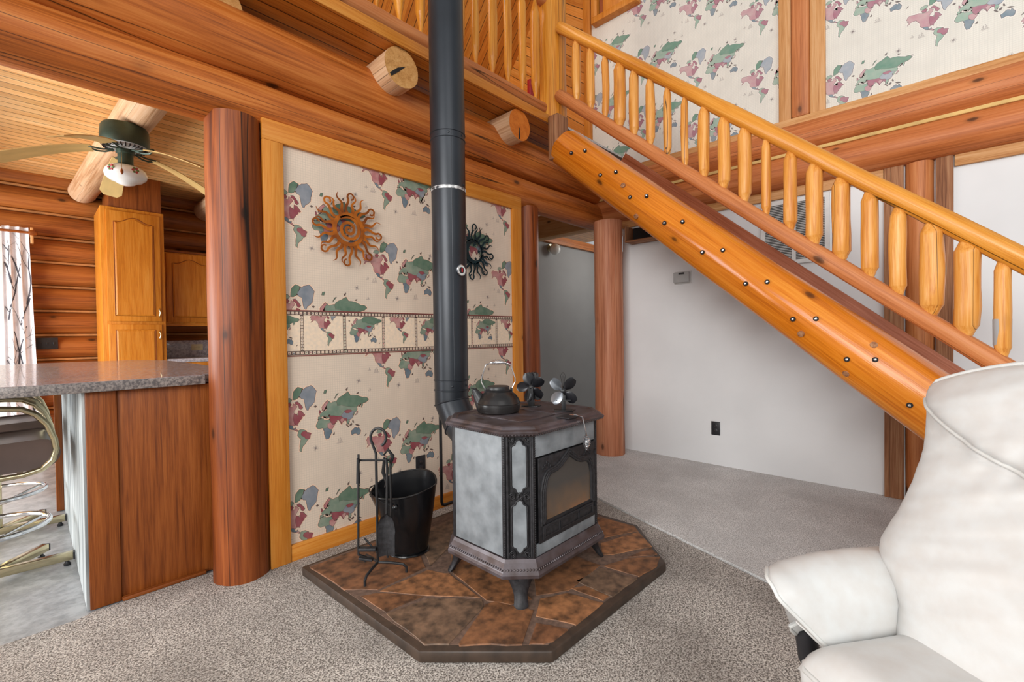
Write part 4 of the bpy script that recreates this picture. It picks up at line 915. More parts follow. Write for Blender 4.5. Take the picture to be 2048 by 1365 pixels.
hb = [(.066, .112), (.082, .145), (.080, .165), (.066, .208), (.060, .226), (.036, .236)]
wire = [KM @ V((x, 0, z)) for x, z in hb]+[KM @ V((-x, 0, z)) for x, z in hb[::-1]]
mb = MB(); mb.tube(wire, .0028, 8); wh = mb.build('bail_handle', M_chrome, kt)
mb = MB(); pts = []
for k in range(220):
    t = k/219; r = .0045+.006*math.sin(PI*t); a = t*2*PI*16; pts.append(KM @ V((.040-.080*t, r*math.cos(a), .236+.004*math.sin(PI*t)+r*math.sin(a))))
mb.tube(pts, .0021, 6); mb.build('coil_grip', M_chrome, wh)

def blade(mb, ang, r0, r1, wd, tw, mi, M):
    vs = []; n = 9
    for i in range(n):
        t = i/(n-1); r = r0+(r1-r0)*t; h = wd*math.sqrt(max(.02, 1-(2*(t-.56)/1.02)**2)) if t > 0 else wd*.25
        for s_ in (-1, -.5, 0, .5, 1):
            u = s_*h; z = u*math.sin(tw)+.006*(1-s_*s_); c = u*math.cos(tw)
            vs.append((r*math.cos(ang)-c*math.sin(ang), r*math.sin(ang)+c*math.cos(ang), z))
    k = n*5; vs2 = [(x, y, z-.0012) for x, y, z in vs]
    fs = []
    for i in range(n-1):
        for j in range(4):
            q = (i*5+j, i*5+j+1, (i+1)*5+j+1, (i+1)*5+j); fs.append(q); fs.append(tuple(v+k for v in q[::-1]))
    rim = [i*5 for i in range(n)]+[(n-1)*5+j for j in range(1, 5)]+[i*5+4 for i in range(n-2, -1, -1)]+[3, 2, 1]
    fs += [(rim[i], rim[i]+k, rim[(i+1) % len(rim)]+k, rim[(i+1) % len(rim)]) for i in range(len(rim))]
    mb.add(vs+vs2, fs, mi, M)
def stove_fan(label, x, y, zb_, hub, nrm, nb, R, mats, ph, style):
    f = thing('stove_fan', label, 'fan', (x, y, zb_), 'heat-powered fans on the stove')
    n = V(nrm).normalized(); M = frame((x, y, hub), n, (0, 0, 1)); up = V((0, 0, 1))
    bm_ = MB().box((-.045, -.03, 0), (.045, .03, .005)); Mb = frame((x, y, zb_), up, n.cross(up)) @ Matrix.Translation((0, 0, 0))
    bm_.build('base_plate', M_black, f, mw=Mb, bevel=.0015)
    if style == 0:
        MB().box((-.010, -.008, .005), (.010, .008, hub-zb_-.022)).box((-.036, -.012, .048), (.036, .012, .053)).build('column', M_black, f, mw=Mb, bevel=.001)
        mb = MB()
        for a in (0, 1.05, 2.1, -1.05): mb.tube([V((x, y, hub))-n*.025, V((x, y, hub))-n*.03+(up*math.cos(a)+n.cross(up)*math.sin(a))*.072], .0012, 5)
        for s_ in (-1, 1): mb.tube([V((x, y, hub))-n*.03, V((x, y, hub+.075))-n*.03+n.cross(up)*.012*s_, V((x, y, hub+.088))-n*.03], .0015, 5)
        mb.build('wire_guard', M_black, f)
    else:
        mb = MB().box((-.014, -.014, .005), (.014, .010, hub-zb_))
        for s_ in (-1, 1):
            for dz_ in (-.052, .022, .058):
                mb.lathe([(.017, 0), (.018, .004), (.018, .034), (.017, .038)], 20, M=Matrix.Translation((s_*(.026 if dz_ < .05 else .006), -.020, hub-zb_+dz_)) @ Matrix.Rotation(PI/2, 4, 'X'))
        mb.build('finned_heatsink', M_black, f, mw=Mb)
    MB().lathe([(.012, -.028), (.013, -.004), (.014, .004), (.008, .010), (.002, .012)], 20).build('hub', M_black, f, mw=M)
    for k in range(nb):
        mb = MB(); blade(mb, ph+2*PI*k/nb, .010, R, R*.37, .5, 0, M)
        mb.build('blade', mats[k % len(mats)], f)
    return f
fv = V((-.78, -.62, .05))
stove_fan('black four-blade stove-top fan at the right, on a slim bracket with shiny grey lower blades', 1.775, 1.33, .7757, .872, fv, 4, .078, [M_fanblade, M_fanblade2, M_fanblade2, M_fanblade], -.75, 0)
stove_fan('bulkier all-black stove-top fan between the kettle and the bracket fan', 1.785, 1.545, .7757, .873, (-.93, -.36, .0), 5, .078, [M_fanblade], .3, 1)

# ================================================================== FIREPLACE TOOLS
tx, ty_ = 1.085, 1.885
tl = thing('fireplace_tool_stand', 'black wrought-iron tool stand with a crook top on the hearth by the bucket', 'tool stand', (tx, ty_, hz))
rt_ = V((.685, -.729, 0))                                # picture-right direction on the floor
fw = V((-.729, -.685, 0))
c0 = V((tx, ty_, hz))
mb = MB()
pts = [c0+V((0, 0, .055)), c0+V((0, 0, .56))]
for k in range(11):
    a = PI+.25-k*(PI*1.45)/10; pts.append(c0+V((0, 0, .615))+rt_*(.036*math.cos(a)+.0)*1.0+V((0, 0, .042*math.sin(a)+.02))+rt_*.012)
mb.tube(pts, .0065, 8); mb.build('post', M_black, tl)
for tip in ((.990, 1.832), (1.178, 1.795), (1.10, 2.03)):
    e = V((tip[0], tip[1], hz+.0065)); mb = MB(); mid = V((e.x, e.y, 0)).lerp(V((c0.x, c0.y, 0)), .12)
    mb.tube([c0+V((0, 0, .058)), V((c0.x, c0.y, hz+.062)).lerp(V((mid.x, mid.y, hz+.045)), .5), V((mid.x, mid.y, hz+.045)), V((e.x, e.y, hz+.03)), e], .0062, 8); mb.build('foot', M_black, tl)
mb = MB(); mb.tube([c0+rt_*-.078+V((0, 0, .53)), c0+V((0, 0, .53)), c0+rt_*.07+V((0, 0, .53))], .005, 8)
for s_ in (-.075, .05, .068): mb.tube([c0+rt_*s_+V((0, 0, .53)), c0+rt_*s_+fw*.012+V((0, 0, .52)), c0+rt_*s_+fw*.022+V((0, 0, .535))], .004, 6)
mb.build('hook_bar', M_black, tl)
mb = MB(); mb.tube([c0+rt_*-.06+V((0, 0, .17)), c0+V((0, 0, .10))], .004, 6); mb.tube([c0+V((0, 0, .11)), c0+rt_*.06-fw*.02+V((0, 0, .13))], .004, 6); mb.build('lower_brace', M_black, tl)
# poker / tongs on the left, shovel on the right, brush holder
pk = thing('fireplace_tongs', 'long black tongs hanging on the left side of the tool stand', 'tongs', tuple(c0+rt_*-.078+V((0, 0, .10))))
mb = MB(); b0 = c0+rt_*-.077+fw*.012
mb.tube([b0+V((0, 0, .56)), b0+V((0, 0, .52)), b0+rt_*-.003+V((0, 0, .40)), b0+rt_*-.008+V((0, 0, .14)), b0+rt_*-.008+V((0, 0, .10)), b0+rt_*.03+V((0, 0, .085))], .0055, 8); mb.build('arm', M_black, pk)
mb = MB(); mb.tube([b0+fw*.008+V((0, 0, .545)), b0+fw*.008+V((0, 0, .43))], [.006, .010], 8); mb.build('grip', M_black, pk)
mb = MB().box((-.04, -.008, -.014), (.04, .008, .014)); mb.build('jaw', M_cast, pk, mw=frame(b0+rt_*.035+V((0, 0, .125)), fw, rt_), bevel=.004)
MB().box((-.03, -.006, -.012), (.035, .006, .012)).build('jaw', M_cast, pk, mw=frame(b0+rt_*.03+fw*.02+V((0, 0, .09)), fw, rt_+V((0, 0, -.15))), bevel=.004)
shv = thing('fireplace_shovel', 'black ash shovel hanging on the right side of the tool stand', 'shovel', tuple(c0+rt_*.055+V((0, 0, .08))))
b1 = c0+rt_*.052+fw*.022
mb = MB(); mb.tube([b1+V((0, 0, .545)), b1+rt_*.004+V((0, 0, .50)), b1+rt_*-.002+V((0, 0, .27)), b1+V((0, 0, .09))], .0058, 8); mb.build('handle', M_black, shv)
mb = MB(); vs = []; SM = frame(b1+fw*.004+V((0, 0, .10)), fw, rt_)
for i in range(13):
    t = i/12; yv = .195*t; h = .040*(1-max(0, (t-.55)/.45)**2.2)**.5 if t > .55 else .040-.004*(1-t)
    for j in range(9):
        s_ = -1+j/4; vs.append((s_*h, yv, .012*(s_*s_)+.003*math.sin(t*3)))
for sg in (0, 1):
    pass
fs = [(i*9+j, i*9+j+1, (i+1)*9+j+1, (i+1)*9+j) for i in range(12) for j in range(8)]
k = len(vs); mb.add(vs+[(x, y, z-.002) for x, y, z in vs], fs+[tuple(q+k for q in f[::-1]) for f in fs]); mb.build('scoop', M_cast, shv, mw=SM)
bh = thing('fireplace_poker', 'short black poker with a curled leaf grip hanging at the back of the tool stand', 'poker', tuple(c0+rt_*.07+V((0, 0, .12))))
b2 = c0+rt_*.062-fw*.012
mb = MB(); mb.tube([b2+V((0, 0, .14)), b2+V((0, 0, .50)), b2+rt_*.012+V((0, 0, .545)), b2+rt_*-.010+V((0, 0, .575)), b2+rt_*-.03+V((0, 0, .55))], [.0055, .0055, .009, .008, .004], 8)
mb.tube([b2+rt_*-.028+V((0, 0, .54)), b2+rt_*-.034+V((0, 0, .47)), b2+rt_*-.018+V((0, 0, .42)), b2+rt_*-.030+V((0, 0, .40))], [.005, .009, .007, .002], 8); mb.build('shaft', M_black, bh)

# ================================================================== COAL BUCKET
bx, by = 1.315, 1.985
bk = thing('coal_bucket', 'black flared coal bucket with a ribbed inside on the hearth by the wall', 'bucket', (bx, by, hz))
BM = frame((bx, by, hz), (0, 0, 1), rt_*-1)           # local +x points picture-left (pouring lip)
def hod(t, an, inn=0):
    r = .098+.052*t-inn; x = r*math.cos(an); y = r*math.sin(an)*.86
    if math.cos(an) > 0: x *= 1+.26*t*t
    z = .31*t
    if t > .6: z += (t-.6)/.4*(.055*max(0, -math.sin(an))**1.0*1.15-.055*math.cos(an)*-.0-.0+.03*max(0, -math.cos(an))-.012*max(0, math.cos(an)))
    return V((x, y, z))
seg = 30
def hodmesh(inn, flip, nt_=10, rib=.0):
    vs = [hod(i/nt_, 2*PI*k/seg, inn+rib*(k % 2)) for i in range(nt_+1) for k in range(seg)]
    fs = [(i*seg+k, i*seg+(k+1) % seg, (i+1)*seg+(k+1) % seg, (i+1)*seg+k) for i in range(nt_) for k in range(seg)]
    return vs, fs
M_bk = plain('black_enamel', (22, 22, 24), .22, .1, .2, 12)
mb = MB(); v_, f_ = hodmesh(0, 0); mb.add(v_, f_); mb.add([], [])
k = len(mb.v); mb.f.append(tuple(range(seg))[::-1]); mb.m.append(0); mb.build('outer_shell', M_bk, bk, mw=BM)
mb = MB(); v_, f_ = hodmesh(.006, 1, 10, .003); mb.add([V(v)+V((0, 0, .008 if i < seg else 0)) for i, v in enumerate(v_)], f_); mb.f.append(tuple(range(seg))); mb.m.append(0); mb.build('ribbed_liner', M_bk, bk, mw=BM)
mb = MB(); mb.tube([hod(1, 2*PI*k/seg, .002) for k in range(seg)], .005, 8, closed=True); mb.build('rolled_rim', M_bk, bk, mw=BM)
mb = MB(); mb.tube([V((.104*math.cos(2*PI*k/seg), .09*math.sin(2*PI*k/seg), .006)) for k in range(seg)], .006, 6, closed=True); mb.build('foot_ring', M_bk, bk, mw=BM)
mb = MB()
for s_ in (-1, 1): mb.lathe([(.012, 0), (.012, .004), (.006, .008)], 12, M=frame((.03, s_*.128, .27), (0, s_, .3)))
mb.tube([V((.03+.0*k, 0, 0))+V((0.16*math.sin(PI*k/10), -.132*math.cos(PI*k/10), .27-.045*math.sin(PI*k/10)*0+.055*math.sin(PI*k/10))) for k in range(11)], .0035, 6)
mb.build('bail_handle', M_bk, bk, mw=BM)
cp = mk('paper_scrap', [(-.06, -.055, .16), (-.005, -.07, .155), (.0, .0, .15), (-.06, .01, .152), (-.03, -.03, .172)], [(0, 1, 4), (1, 2, 4), (2, 3, 4), (3, 0, 4)], M_coal, smooth=False, mw=BM)
tag(cp, 'crumpled peach paper scrap lying inside the coal bucket', 'paper')

# ================================================================== METAL SUNS
def sun(name, label, mat, cx, cz, R, rb, kind):
    """wall decoration in the plane y = const; rays alternate plain wavy and curled"""
    t = thing(name, label, 'wall decoration', (cx, WA-.02, cz), 'metal sun wall decorations')
    yo = WA-.022
    def ribbon(mb, pts, ws, th_=.0025):
        n = len(pts); L = []; Rr_ = []
        for i in range(n):
            a = V(pts[max(i-1, 0)]); b_ = V(pts[min(i+1, n-1)]); d = (b_-a).normalized(); nn = V((-d.y, d.x)); p = V(pts[i])
            L.append(p+nn*ws[i]/2); Rr_.append(p-nn*ws[i]/2)
        vs = [(cx+p.x, yo, cz+p.y) for p in L]+[(cx+p.x, yo, cz+p.y) for p in Rr_]+[(cx+p.x, yo-th_, cz+p.y) for p in L]+[(cx+p.x, yo-th_, cz+p.y) for p in Rr_]
        fs = []
        for i in range(n-1): fs += [(i, i+1, n+i+1, n+i), (2*n+i, 3*n+i, 3*n+i+1, 2*n+i+1), (i, 2*n+i, 2*n+i+1, i+1), (n+i, n+i+1, 3*n+i+1, 3*n+i)]
        fs += [(0, n, 3*n, 2*n), (n-1, 3*n-1, 4*n-1, 2*n-1)]
        mb.add(vs, fs)
    nr = 24
    for k in range(nr):
        a0 = 2*PI*k/nr+.06; curl = k % 3 == 0; mb = MB(); pts = []; ws = []
        if curl:
            L = R*.88-rb
            for i in range(9):
                s_ = i/8; r = rb*.93+L*s_; o_ = .010*math.sin(s_*2*PI*.9); pts.append((r, o_)); ws.append(.017-.006*s_)
            cx_, cy_ = pts[-1]; rad = .021; sgn = -1
            for i in range(1, 19):
                q = i/18; th_ = q*PI*1.5; rr = rad*(1-.42*q); pts.append((cx_+math.sin(th_)*rr*1.1, cy_+sgn*(rad-math.cos(th_)*rr))); ws.append(.0105-.002*q)
            ws[-1] = .013
        else:
            L = R-rb+(.0 if k % 3 == 1 else -.012)
            for i in range(19):
                s_ = i/18; r = rb*.93+L*s_; o_ = (.004+.006*s_)*math.sin(s_*2*PI*1.55+(0 if k % 3 == 1 else PI)); pts.append((r, o_)); ws.append(.018*(1-s_)**.7+.0015)
        ca, sa = math.cos(a0), math.sin(a0); pts = [(x*ca-y*sa, x*sa+y*ca) for x, y in pts]
        ribbon(mb, pts, ws); mb.build('ray', mat, t, smooth=False)
    mb = MB()
    if kind == 'spiral':
        n = 48; ribbon(mb, [(rb*.90*math.cos(2*PI*i/n), rb*.90*math.sin(2*PI*i/n)) for i in range(n+1)], [rb*.24]*(n+1), .0040); mb.build('ring', mat, t, smooth=False)
        mb = MB(); n = 80; P = []; W_ = []
        for i in range(n):
            s_ = i/(n-1); th_ = 2.3-s_*2*PI*2.3; r = rb*(.80-.74*s_**.85); P.append((r*math.cos(th_), r*math.sin(th_))); W_.append(.017-.003*s_)
        ribbon(mb, P, W_, .004); mb.build('spiral', mat, t, smooth=False)
    else:
        n = 40; P = [(rb*math.cos(2*PI*i/n), rb*math.sin(2*PI*i/n)) for i in range(n)]
        ro = [(cx+x, yo-.0025, cz+y) for x, y in P]; rr = rb*.70; ox = rb*.20
        ri = [(cx+ox+rr*math.cos(2*PI*i/n)*.98, yo-.0025, cz+rr*1.04*math.sin(2*PI*i/n)+.004) for i in range(n)]
        vs = ro+ri+[(x, yo, z) for x, y, z in ro]+[(x, yo, z) for x, y, z in ri]
        fs = []
        for i in range(n):
            j = (i+1) % n; fs += [(i, j, n+j, n+i), (2*n+i, 3*n+i, 3*n+j, 2*n+j), (i, 2*n+i, 2*n+j, j), (n+i, n+j, 3*n+j, 3*n+i)]
        mb.add(vs, fs); mb.build('crescent_disc', mat, t, smooth=False)
        for sx_2, sz_2, sr in ((.012, .052, .019), (.052, .006, .018), (.022, -.050, .014)):
            mb = MB(); S5 = [((sr if i % 2 == 0 else sr*.42)*math.sin(PI*i/5), (sr if i % 2 == 0 else sr*.42)*math.cos(PI*i/5)) for i in range(10)]
            mb.add([(cx+sx_2+x, yo-.0045, cz+sz_2+z) for x, z in S5]+[(cx+sx_2+x, yo-.0005, cz+sz_2+z) for x, z in S5], [tuple(range(10)), tuple(range(10, 20))[::-1]]+[(i, (i+1) % 10, (i+1) % 10+10, i+10) for i in range(10)])
            mb.build('star', mat, t, smooth=False)
        # man-in-the-moon style profile edge kept plain
    for q in ((0, 0),):
        MB().lathe([(.006, -.0), (.006, .020)], 8).build('wall_stud', mat, t, mw=frame((cx+q[0], yo, cz+rb*.9), (0, 1, 0)))
sun('metal_sun', 'rust-orange metal sun with a spiral centre on the map wallpaper', M_rust, 1.238, 1.745, .212, .092, 'spiral')
sun('metal_sun', 'dark teal metal sun with moon and stars, half hidden behind the stove pipe', M_teal, 2.165, 1.735, .205, .088, 'moon')

# ================================================================== BREAKFAST BAR
bt = 2.625
bar = thing('breakfast_bar', 'oak-panelled breakfast bar standing against the thick log post', 'bar cabinet', (.4, 3.6, 0))
slab('corner_board', W_panel, (.160, bt-.012, .004), (.262, bt+.008, .928), 2, bar)
slab('end_panel', W_panel, (.2625, bt-.004, .004), (.78, bt+.012, .928), 2, bar)
slab('floor_moulding', W_panel, (.262, bt-.030, .004), (.575, bt-.0045, .022), 0, bar, bevel=.006)
MB().box((.150, bt-.002, .004), (.1595, 4.75, .928)).build('side_panel', M_barside, bar, smooth=False)
slab('kitchen_side_panel', W_cab, (.765, bt+.013, .05), (.78, 4.75, .928), 2, bar)
slab('back_panel', W_cab, (.16, 4.735, .004), (.78, 4.75, .928), 2, bar)
slab('edge_strip', W_panel, (.112, 4.30, .004), (.1495, 4.335, .928), 2, bar)
z0, z1 = .930, .973
P = [(.584, 2.575), (.584, 2.63), (.80, 2.67), (.80, 3.9), (.78, 4.62), (.62, 5.0), (.15, 5.06), (-.30, 5.06)]
for k in range(13):
    a = PI+k*(PI/2)/12; P.append((.04+.34*math.cos(a), 2.92+.34*math.sin(a)))
ct = thing('countertop', 'grey laminate countertop with a rounded corner on the breakfast bar', 'countertop', (.3, 3.8, z0))
MB().prism(P, z0, z1).build('slab', [M_counteredge], ct, bevel=.004)
MB().prism(inset(P, .004) if area2(P) > 0 else grow(P, .004), z1-.001, z1+.0008).build('surface', M_counter, ct, smooth=False)

# ================================================================== BAR STOOLS
def stool(x, y, label):
    t = thing('bar_stool', label, 'bar stool', (x, y, 0), 'bar stools along the breakfast bar')
    # seat: box cushion with a rolled front toward +x
    mb = MB(); prof = []
    for k in range(9): a = -PI/2+PI*k/8; prof.append((.175+.062*math.cos(a), .62+.062*math.sin(a)))
    prof += [(-.20, .674), (-.235, .66), (-.235, .575), (-.20, .56)]
    vs = [(x+u, y-.205, z) for u, z in prof]+[(x+u, y+.205, z) for u, z in prof]; n = len(prof)
    mb.add(vs, [tuple(range(n)), tuple(range(n, 2*n))[::-1]]+[(i, (i+1) % n, (i+1) % n+n, i+n) for i in range(n)]); mb.build('seat', M_brown, t, bevel=.008, sharp=50)
    MB().box((x-.275, y-.19, .70), (x-.238, y+.19, .98)).build('backrest', M_brown, t, bevel=.015)
    for s_ in (-1, 1):
        yy = y+s_*.235
        lp = [(-.262, .96), (-.258, .90), (-.225, .862), (-.14, .852), (.06, .848), (.12, .84), (.165, .81), (.20, .76), (.222, .69), (.228, .64), (.215, .59), (.18, .555), (.12, .54), (-.2, .535), (-.235, .56)]
        pts = []
        for i in range(len(lp)-1):
            for j in range(3): pts.append((x+lp[i][0]+(lp[i+1][0]-lp[i][0])*j/3, yy, lp[i][1]+(lp[i+1][1]-lp[i][1])*j/3))
        mb = MB(); mb.tube(pts, .0125, 12); fr = mb.build('arm_frame', M_brass, t)
        MB().box((x-.16, yy-.018, .857), (x+.055, yy+.018, .888)).build('armrest', M_brown, t, bevel=.008)
    MB().box((x-.15, y-.235, .530), (x-.13, y+.235, .552)).box((x+.10, y-.235, .530), (x+.12, y+.235, .552)).build('cross_bar', M_brass, t, smooth=False)
    MB().lathe([(.026, .07), (.026, .50), (.06, .515), (.06, .528)], 24).build('column', M_brass, t, mw=Matrix.Translation((x, y, 0)))
    mb = MB(); mb.tube([(x+.205*math.cos(a), y+.205*math.sin(a), .262) for a in [2*PI*k/40 for k in range(40)]], .0115, 10, closed=True)
    fr = mb.build('foot_ring', M_chrome, t)
    mb = MB()
    for a in (.4, .4+PI/2, .4+PI, .4+3*PI/2): mb.tube([(x+.02*math.cos(a), y+.02*math.sin(a), .20), (x+.2*math.cos(a), y+.2*math.sin(a), .258)], .007, 8)
    mb.build('ring_spokes', M_chrome, fr)
    for k, a in enumerate((-.05, .85, .85+PI, -.05+PI)):
        M_ = Matrix.Translation((x, y, 0)) @ Matrix.Rotation(a, 4, 'Z')
        lg = MB().box((.0, -.02, .028), (.285, .02, .066)).build('leg', M_brass, t, mw=M_, bevel=.003)
        MB().box((.2855, -.0195, .029), (.292, .0195, .065)).build('end_cap', M_plate, lg, mw=M_, smooth=False)
        MB().lathe([(.013, .0), (.015, .01), (.010, .014), (.006, .028)], 14).build('glide', M_plate, lg, mw=M_ @ Matrix.Translation((.262, 0, 0)))
stool(-.145, 3.26, 'nearest brass-framed bar stool with brown vinyl seat under the countertop')
stool(-.145, 3.98, 'farther brass-framed bar stool, behind the nearest one under the countertop')

# ================================================================== KITCHEN
def cath(cx, hw, z0_, z1_, rise):
    pts = [(cx-hw, z0_), (cx+hw, z0_), (cx+hw, z1_-rise)]
    for k in range(1, 16): u = 1-k/8; pts.append((cx+hw*u, z1_-rise+rise*(.5+.5*math.cos(PI*min(1, abs(u)*1.25)))*1.0))
    return pts+[(cx-hw, z1_-rise)]
def cab_door(par, x0_, x1_, z0_, z1_, y, arch, hx=None, hz_=None):
    d = slab('door', W_cab, (x0_, y-.018, z0_), (x1_, y-.0005, z1_), 2, par, bevel=.004)
    m = .055; rise = .05 if arch else 0; cx = (x0_+x1_)/2; hw = (x1_-x0_)/2-m
    P = cath(cx, hw, z0_+m, z1_-m, rise) if arch else [(cx-hw, z0_+m), (cx+hw, z0_+m), (cx+hw, z1_-m), (cx-hw, z1_-m)]
    n = len(P); mb = MB(); Mo = frame((0, y-.018, 0), (0, 0, 1), (1, 0, 0))
    Q = inset(P, .022) if area2(P) > 0 else grow(P, .022)
    mb.add([(u, -.0004, v) for u, v in P]+[(u, -.008, v) for u, v in Q], [(i, (i+1) % n, (i+1) % n+n, i+n) for i in range(n)]+[tuple(range(n, 2*n))])
    pn = mb.build('raised_panel', W_cab, d, smooth=False, mw=Matrix.Translation((0, y-.018, 0)))
    mb = MB(); mb.tube([(u, y-.0185, v) for u, v in P], .0042, 6, closed=True); mb.build('panel_groove', W_panel, d)
    if hx is not None:
        mb = MB(); mb.tube([(hx, y-.02, hz_+.045), (hx-.004, y-.036, hz_+.03), (hx+.005, y-.040, hz_), (hx-.004, y-.036, hz_-.03), (hx, y-.02, hz_-.045)], [.004, .006, .004, .006, .004], 8); mb.build('handle', M_brass, d)
pc = thing('pantry_cabinet', 'tall oak pantry cabinet with arched door panel standing by the kitchen log wall', 'cabinet', (.75, 6.2, 0))
slab('case', W_cab, (.505, 5.92, .08), (1.00, 6.485, 2.455), 2, pc)
slab('top_filler', W_panel, (.57, 5.935, 2.456), (.985, 6.45, 2.798), 2, pc)
slab('toe_kick', W_panel, (.53, 5.97, .004), (.98, 6.47, .079), 2, pc)
cab_door(pc, .545, .965, 1.33, 2.42, 5.92, True, .945, 1.42)
cab_door(pc, .545, .965, .12, 1.30, 5.92, False, .945, 1.19)
wc = thing('wall_cabinet', 'oak wall cabinet with arched door panel hung right of the tall pantry', 'cabinet', (1.3, 6.35, 1.31))
slab('case', W_cab, (1.015, 6.18, 1.315), (1.95, 6.485, 2.105), 2, wc)
slab('cornice', W_panel, (1.01, 6.17, 2.106), (1.96, 6.485, 2.125), 0, wc)
cab_door(wc, 1.055, 1.49, 1.335, 2.09, 6.18, True); cab_door(wc, 1.50, 1.93, 1.335, 2.09, 6.18, True)
slab('light_rail', W_cab, (1.02, 6.19, 1.29), (1.94, 6.21, 1.314), 0, wc)
bc = thing('base_cabinet', 'oak base cabinet under the grey counter right of the pantry', 'cabinet', (1.5, 6.2, 0))
slab('case', W_cab, (1.005, 5.93, .08), (2.4, 6.48, .893), 2, bc)
for k in range(3): slab('drawer', W_cab, (1.03+k*.45, 5.912, .72), (1.45+k*.45, 5.929, .87), 0, bc); slab('door', W_cab, (1.03+k*.45, 5.912, .12), (1.45+k*.45, 5.929, .70), 2, bc)
kc = thing('kitchen_counter', 'grey laminate kitchen counter with a tall backsplash', 'countertop', (1.5, 6.2, .895))
MB().box((1.005, 5.895, .895), (2.4, 6.478, .935)).build('top', M_counter, kc, bevel=.004)
MB().box((1.005, 6.479, .90), (2.4, 6.497, 1.128)).build('backsplash', M_counter, kc, bevel=.002)
# ceiling fan ------------------------------------------------------------
fx, fy = .478, 4.0
cf = thing('ceiling_fan', 'green ceiling fan with pale oak blades and a milk-glass light under the kitchen joist', 'ceiling fan', (fx, fy, 2.52))
T0 = Matrix.Translation((fx, fy, 0))
MB().lathe([(.09, 2.585), (.118, 2.578), (.128, 2.56), (.132, 2.50), (.132, 2.455), (.128, 2.445)], 48).build('motor_housing', M_green, cf, mw=T0)
mb = MB().lathe([(.126, 2.446), (.10, 2.432), (.06, 2.425)], 48, 0)
mb.build('vent_plate', M_plastic, cf, mw=T0)
mb = MB()
for k in range(30): a = 2*PI*k/30; mb.box((.075, -.0035, 2.4285), (.118, .0035, 2.4425), 0, Matrix.Rotation(a, 4, 'Z') @ Matrix.Rotation(-.0, 4, 'Y'))
mb.build('vent_slots', M_plate, cf, mw=T0, smooth=False)
MB().lathe([(.05, 2.43), (.048, 2.40), (.042, 2.395), (.042, 2.33), (.055, 2.322), (.055, 2.31)], 32).build('switch_housing', M_green, cf, mw=T0)
for k in range(5):
    a = math.radians([20, 92, 164, 236, 308][k])
    M_ = T0 @ Matrix.Rotation(a, 4, 'Z')
    mb = MB()
    for s_ in (-1, 1): mb.tube([(.06, s_*.010, 2.418), (.11, s_*.022, 2.404), (.15, s_*.028, 2.404), (.19, s_*.016, 2.413), (.205, 0, 2.415)], .006, 8)
    bi = mb.build('blade_bracket', M_green, cf, mw=M_)
    P = [(.17, -.045), (.22, -.055), (.55, -.066), (.60, -.060), (.625, -.035), (.63, 0), (.625, .035), (.60, .060), (.55, .066), (.22, .055), (.17, .045)]
    nb_ = 12; vs_ = []
    for q_ in range(nb_+1):
        t_ = q_/nb_; xx = .17+.46*t_; hw_ = .044+.022*t_ if t_ < .93 else .064-.35*(t_-.93); sag = -.155*t_**1.35
        for sd_ in (-1, 1): vs_ += [(xx, sd_*hw_, 2.405+sag+sd_*hw_*.16), (xx, sd_*hw_, 2.411+sag+sd_*hw_*.16)]
    fs_ = [(0, 1, 3, 2), (nb_*4, nb_*4+2, nb_*4+3, nb_*4+1)]
    for q_ in range(nb_): a4 = q_*4; fs_ += [(a4, a4+2, a4+6, a4+4), (a4+1, a4+5, a4+7, a4+3), (a4, a4+4, a4+5, a4+1), (a4+2, a4+3, a4+7, a4+6)]
    MB().add(vs_, fs_).build('blade', M_blade, cf, mw=M_, sharp=30)
ls = MB().lathe([(.05, 2.315), (.085, 2.308), (.108, 2.288), (.116, 2.262), (.110, 2.240), (.085, 2.218), (.058, 2.208), (.045, 2.197), (.02, 2.188), (.002, 2.186)], 48).build('glass_shade', M_glasswhite, cf, mw=T0)
for k, a in enumerate((-2.4, -1.25)):
    n = V((math.cos(a), math.sin(a), 0)); 
    for j in range(6):
        aj = j*1.05; c = V((fx, fy, 2.272))+n*.1155; u = V((-n.y, n.x, 0)); p = c+u*(.014*math.cos(aj))+V((0, 0, .014*math.sin(aj)))
        MB().lathe([(.0075, -.004), (.0075, .002), (.004, .003)], 8).build('painted_leaf', [M_leafg, M_leafr][j % 2], ls, mw=frame(p, n))
mb = MB(); mb.tube([(fx-.025, fy-.055, 2.40), (fx-.035, fy-.122, 2.37), (fx-.035, fy-.124, 2.262)], .0015, 5); pcn = mb.build('pull_chain', M_brass, cf)
MB().lathe([(.003, 2.262), (.008, 2.25), (.009, 2.238), (.003, 2.225)], 12).build('wooden_fob', W_panel, pcn, mw=Matrix.Translation((fx-.035, fy-.124, 0)))
# curtain ------------------------------------------------------------
cu = thing('curtain', 'white curtain printed with dark bare branches beside the bright kitchen window', 'curtain', (-.05, 6.4, .05))
def cur(u, z):     # u 0..1 across, folds
    flare = 1+.28*(2.25-z)/2.2; xx = -.145+.165*u*flare*1.05; yy = 6.42+.022*math.sin(u*2*PI*2.7)*(.6+.4*(2.3-z)/2); return V((xx, yy-.0, z))
mb = MB(); nu, nz = 60, 30; zt, zb2 = 2.24, .06
vs = [cur(i/nu, zb2+(zt-zb2)*j/nz) for j in range(nz+1) for i in range(nu+1)]
fs = [(j*(nu+1)+i, j*(nu+1)+i+1, (j+1)*(nu+1)+i+1, (j+1)*(nu+1)+i) for j in range(nz) for i in range(nu)]
k = len(vs); mb.add(vs+[v+V((0, .004, 0)) for v in vs], fs+[tuple(q+k for q in f[::-1]) for f in fs])
M_cloth = plain('curtain_cloth', (226, 224, 228), .85, 0, .03, 20); mb.build('cloth', M_cloth, cu)
mb = MB(); rnd = random.Random(4)
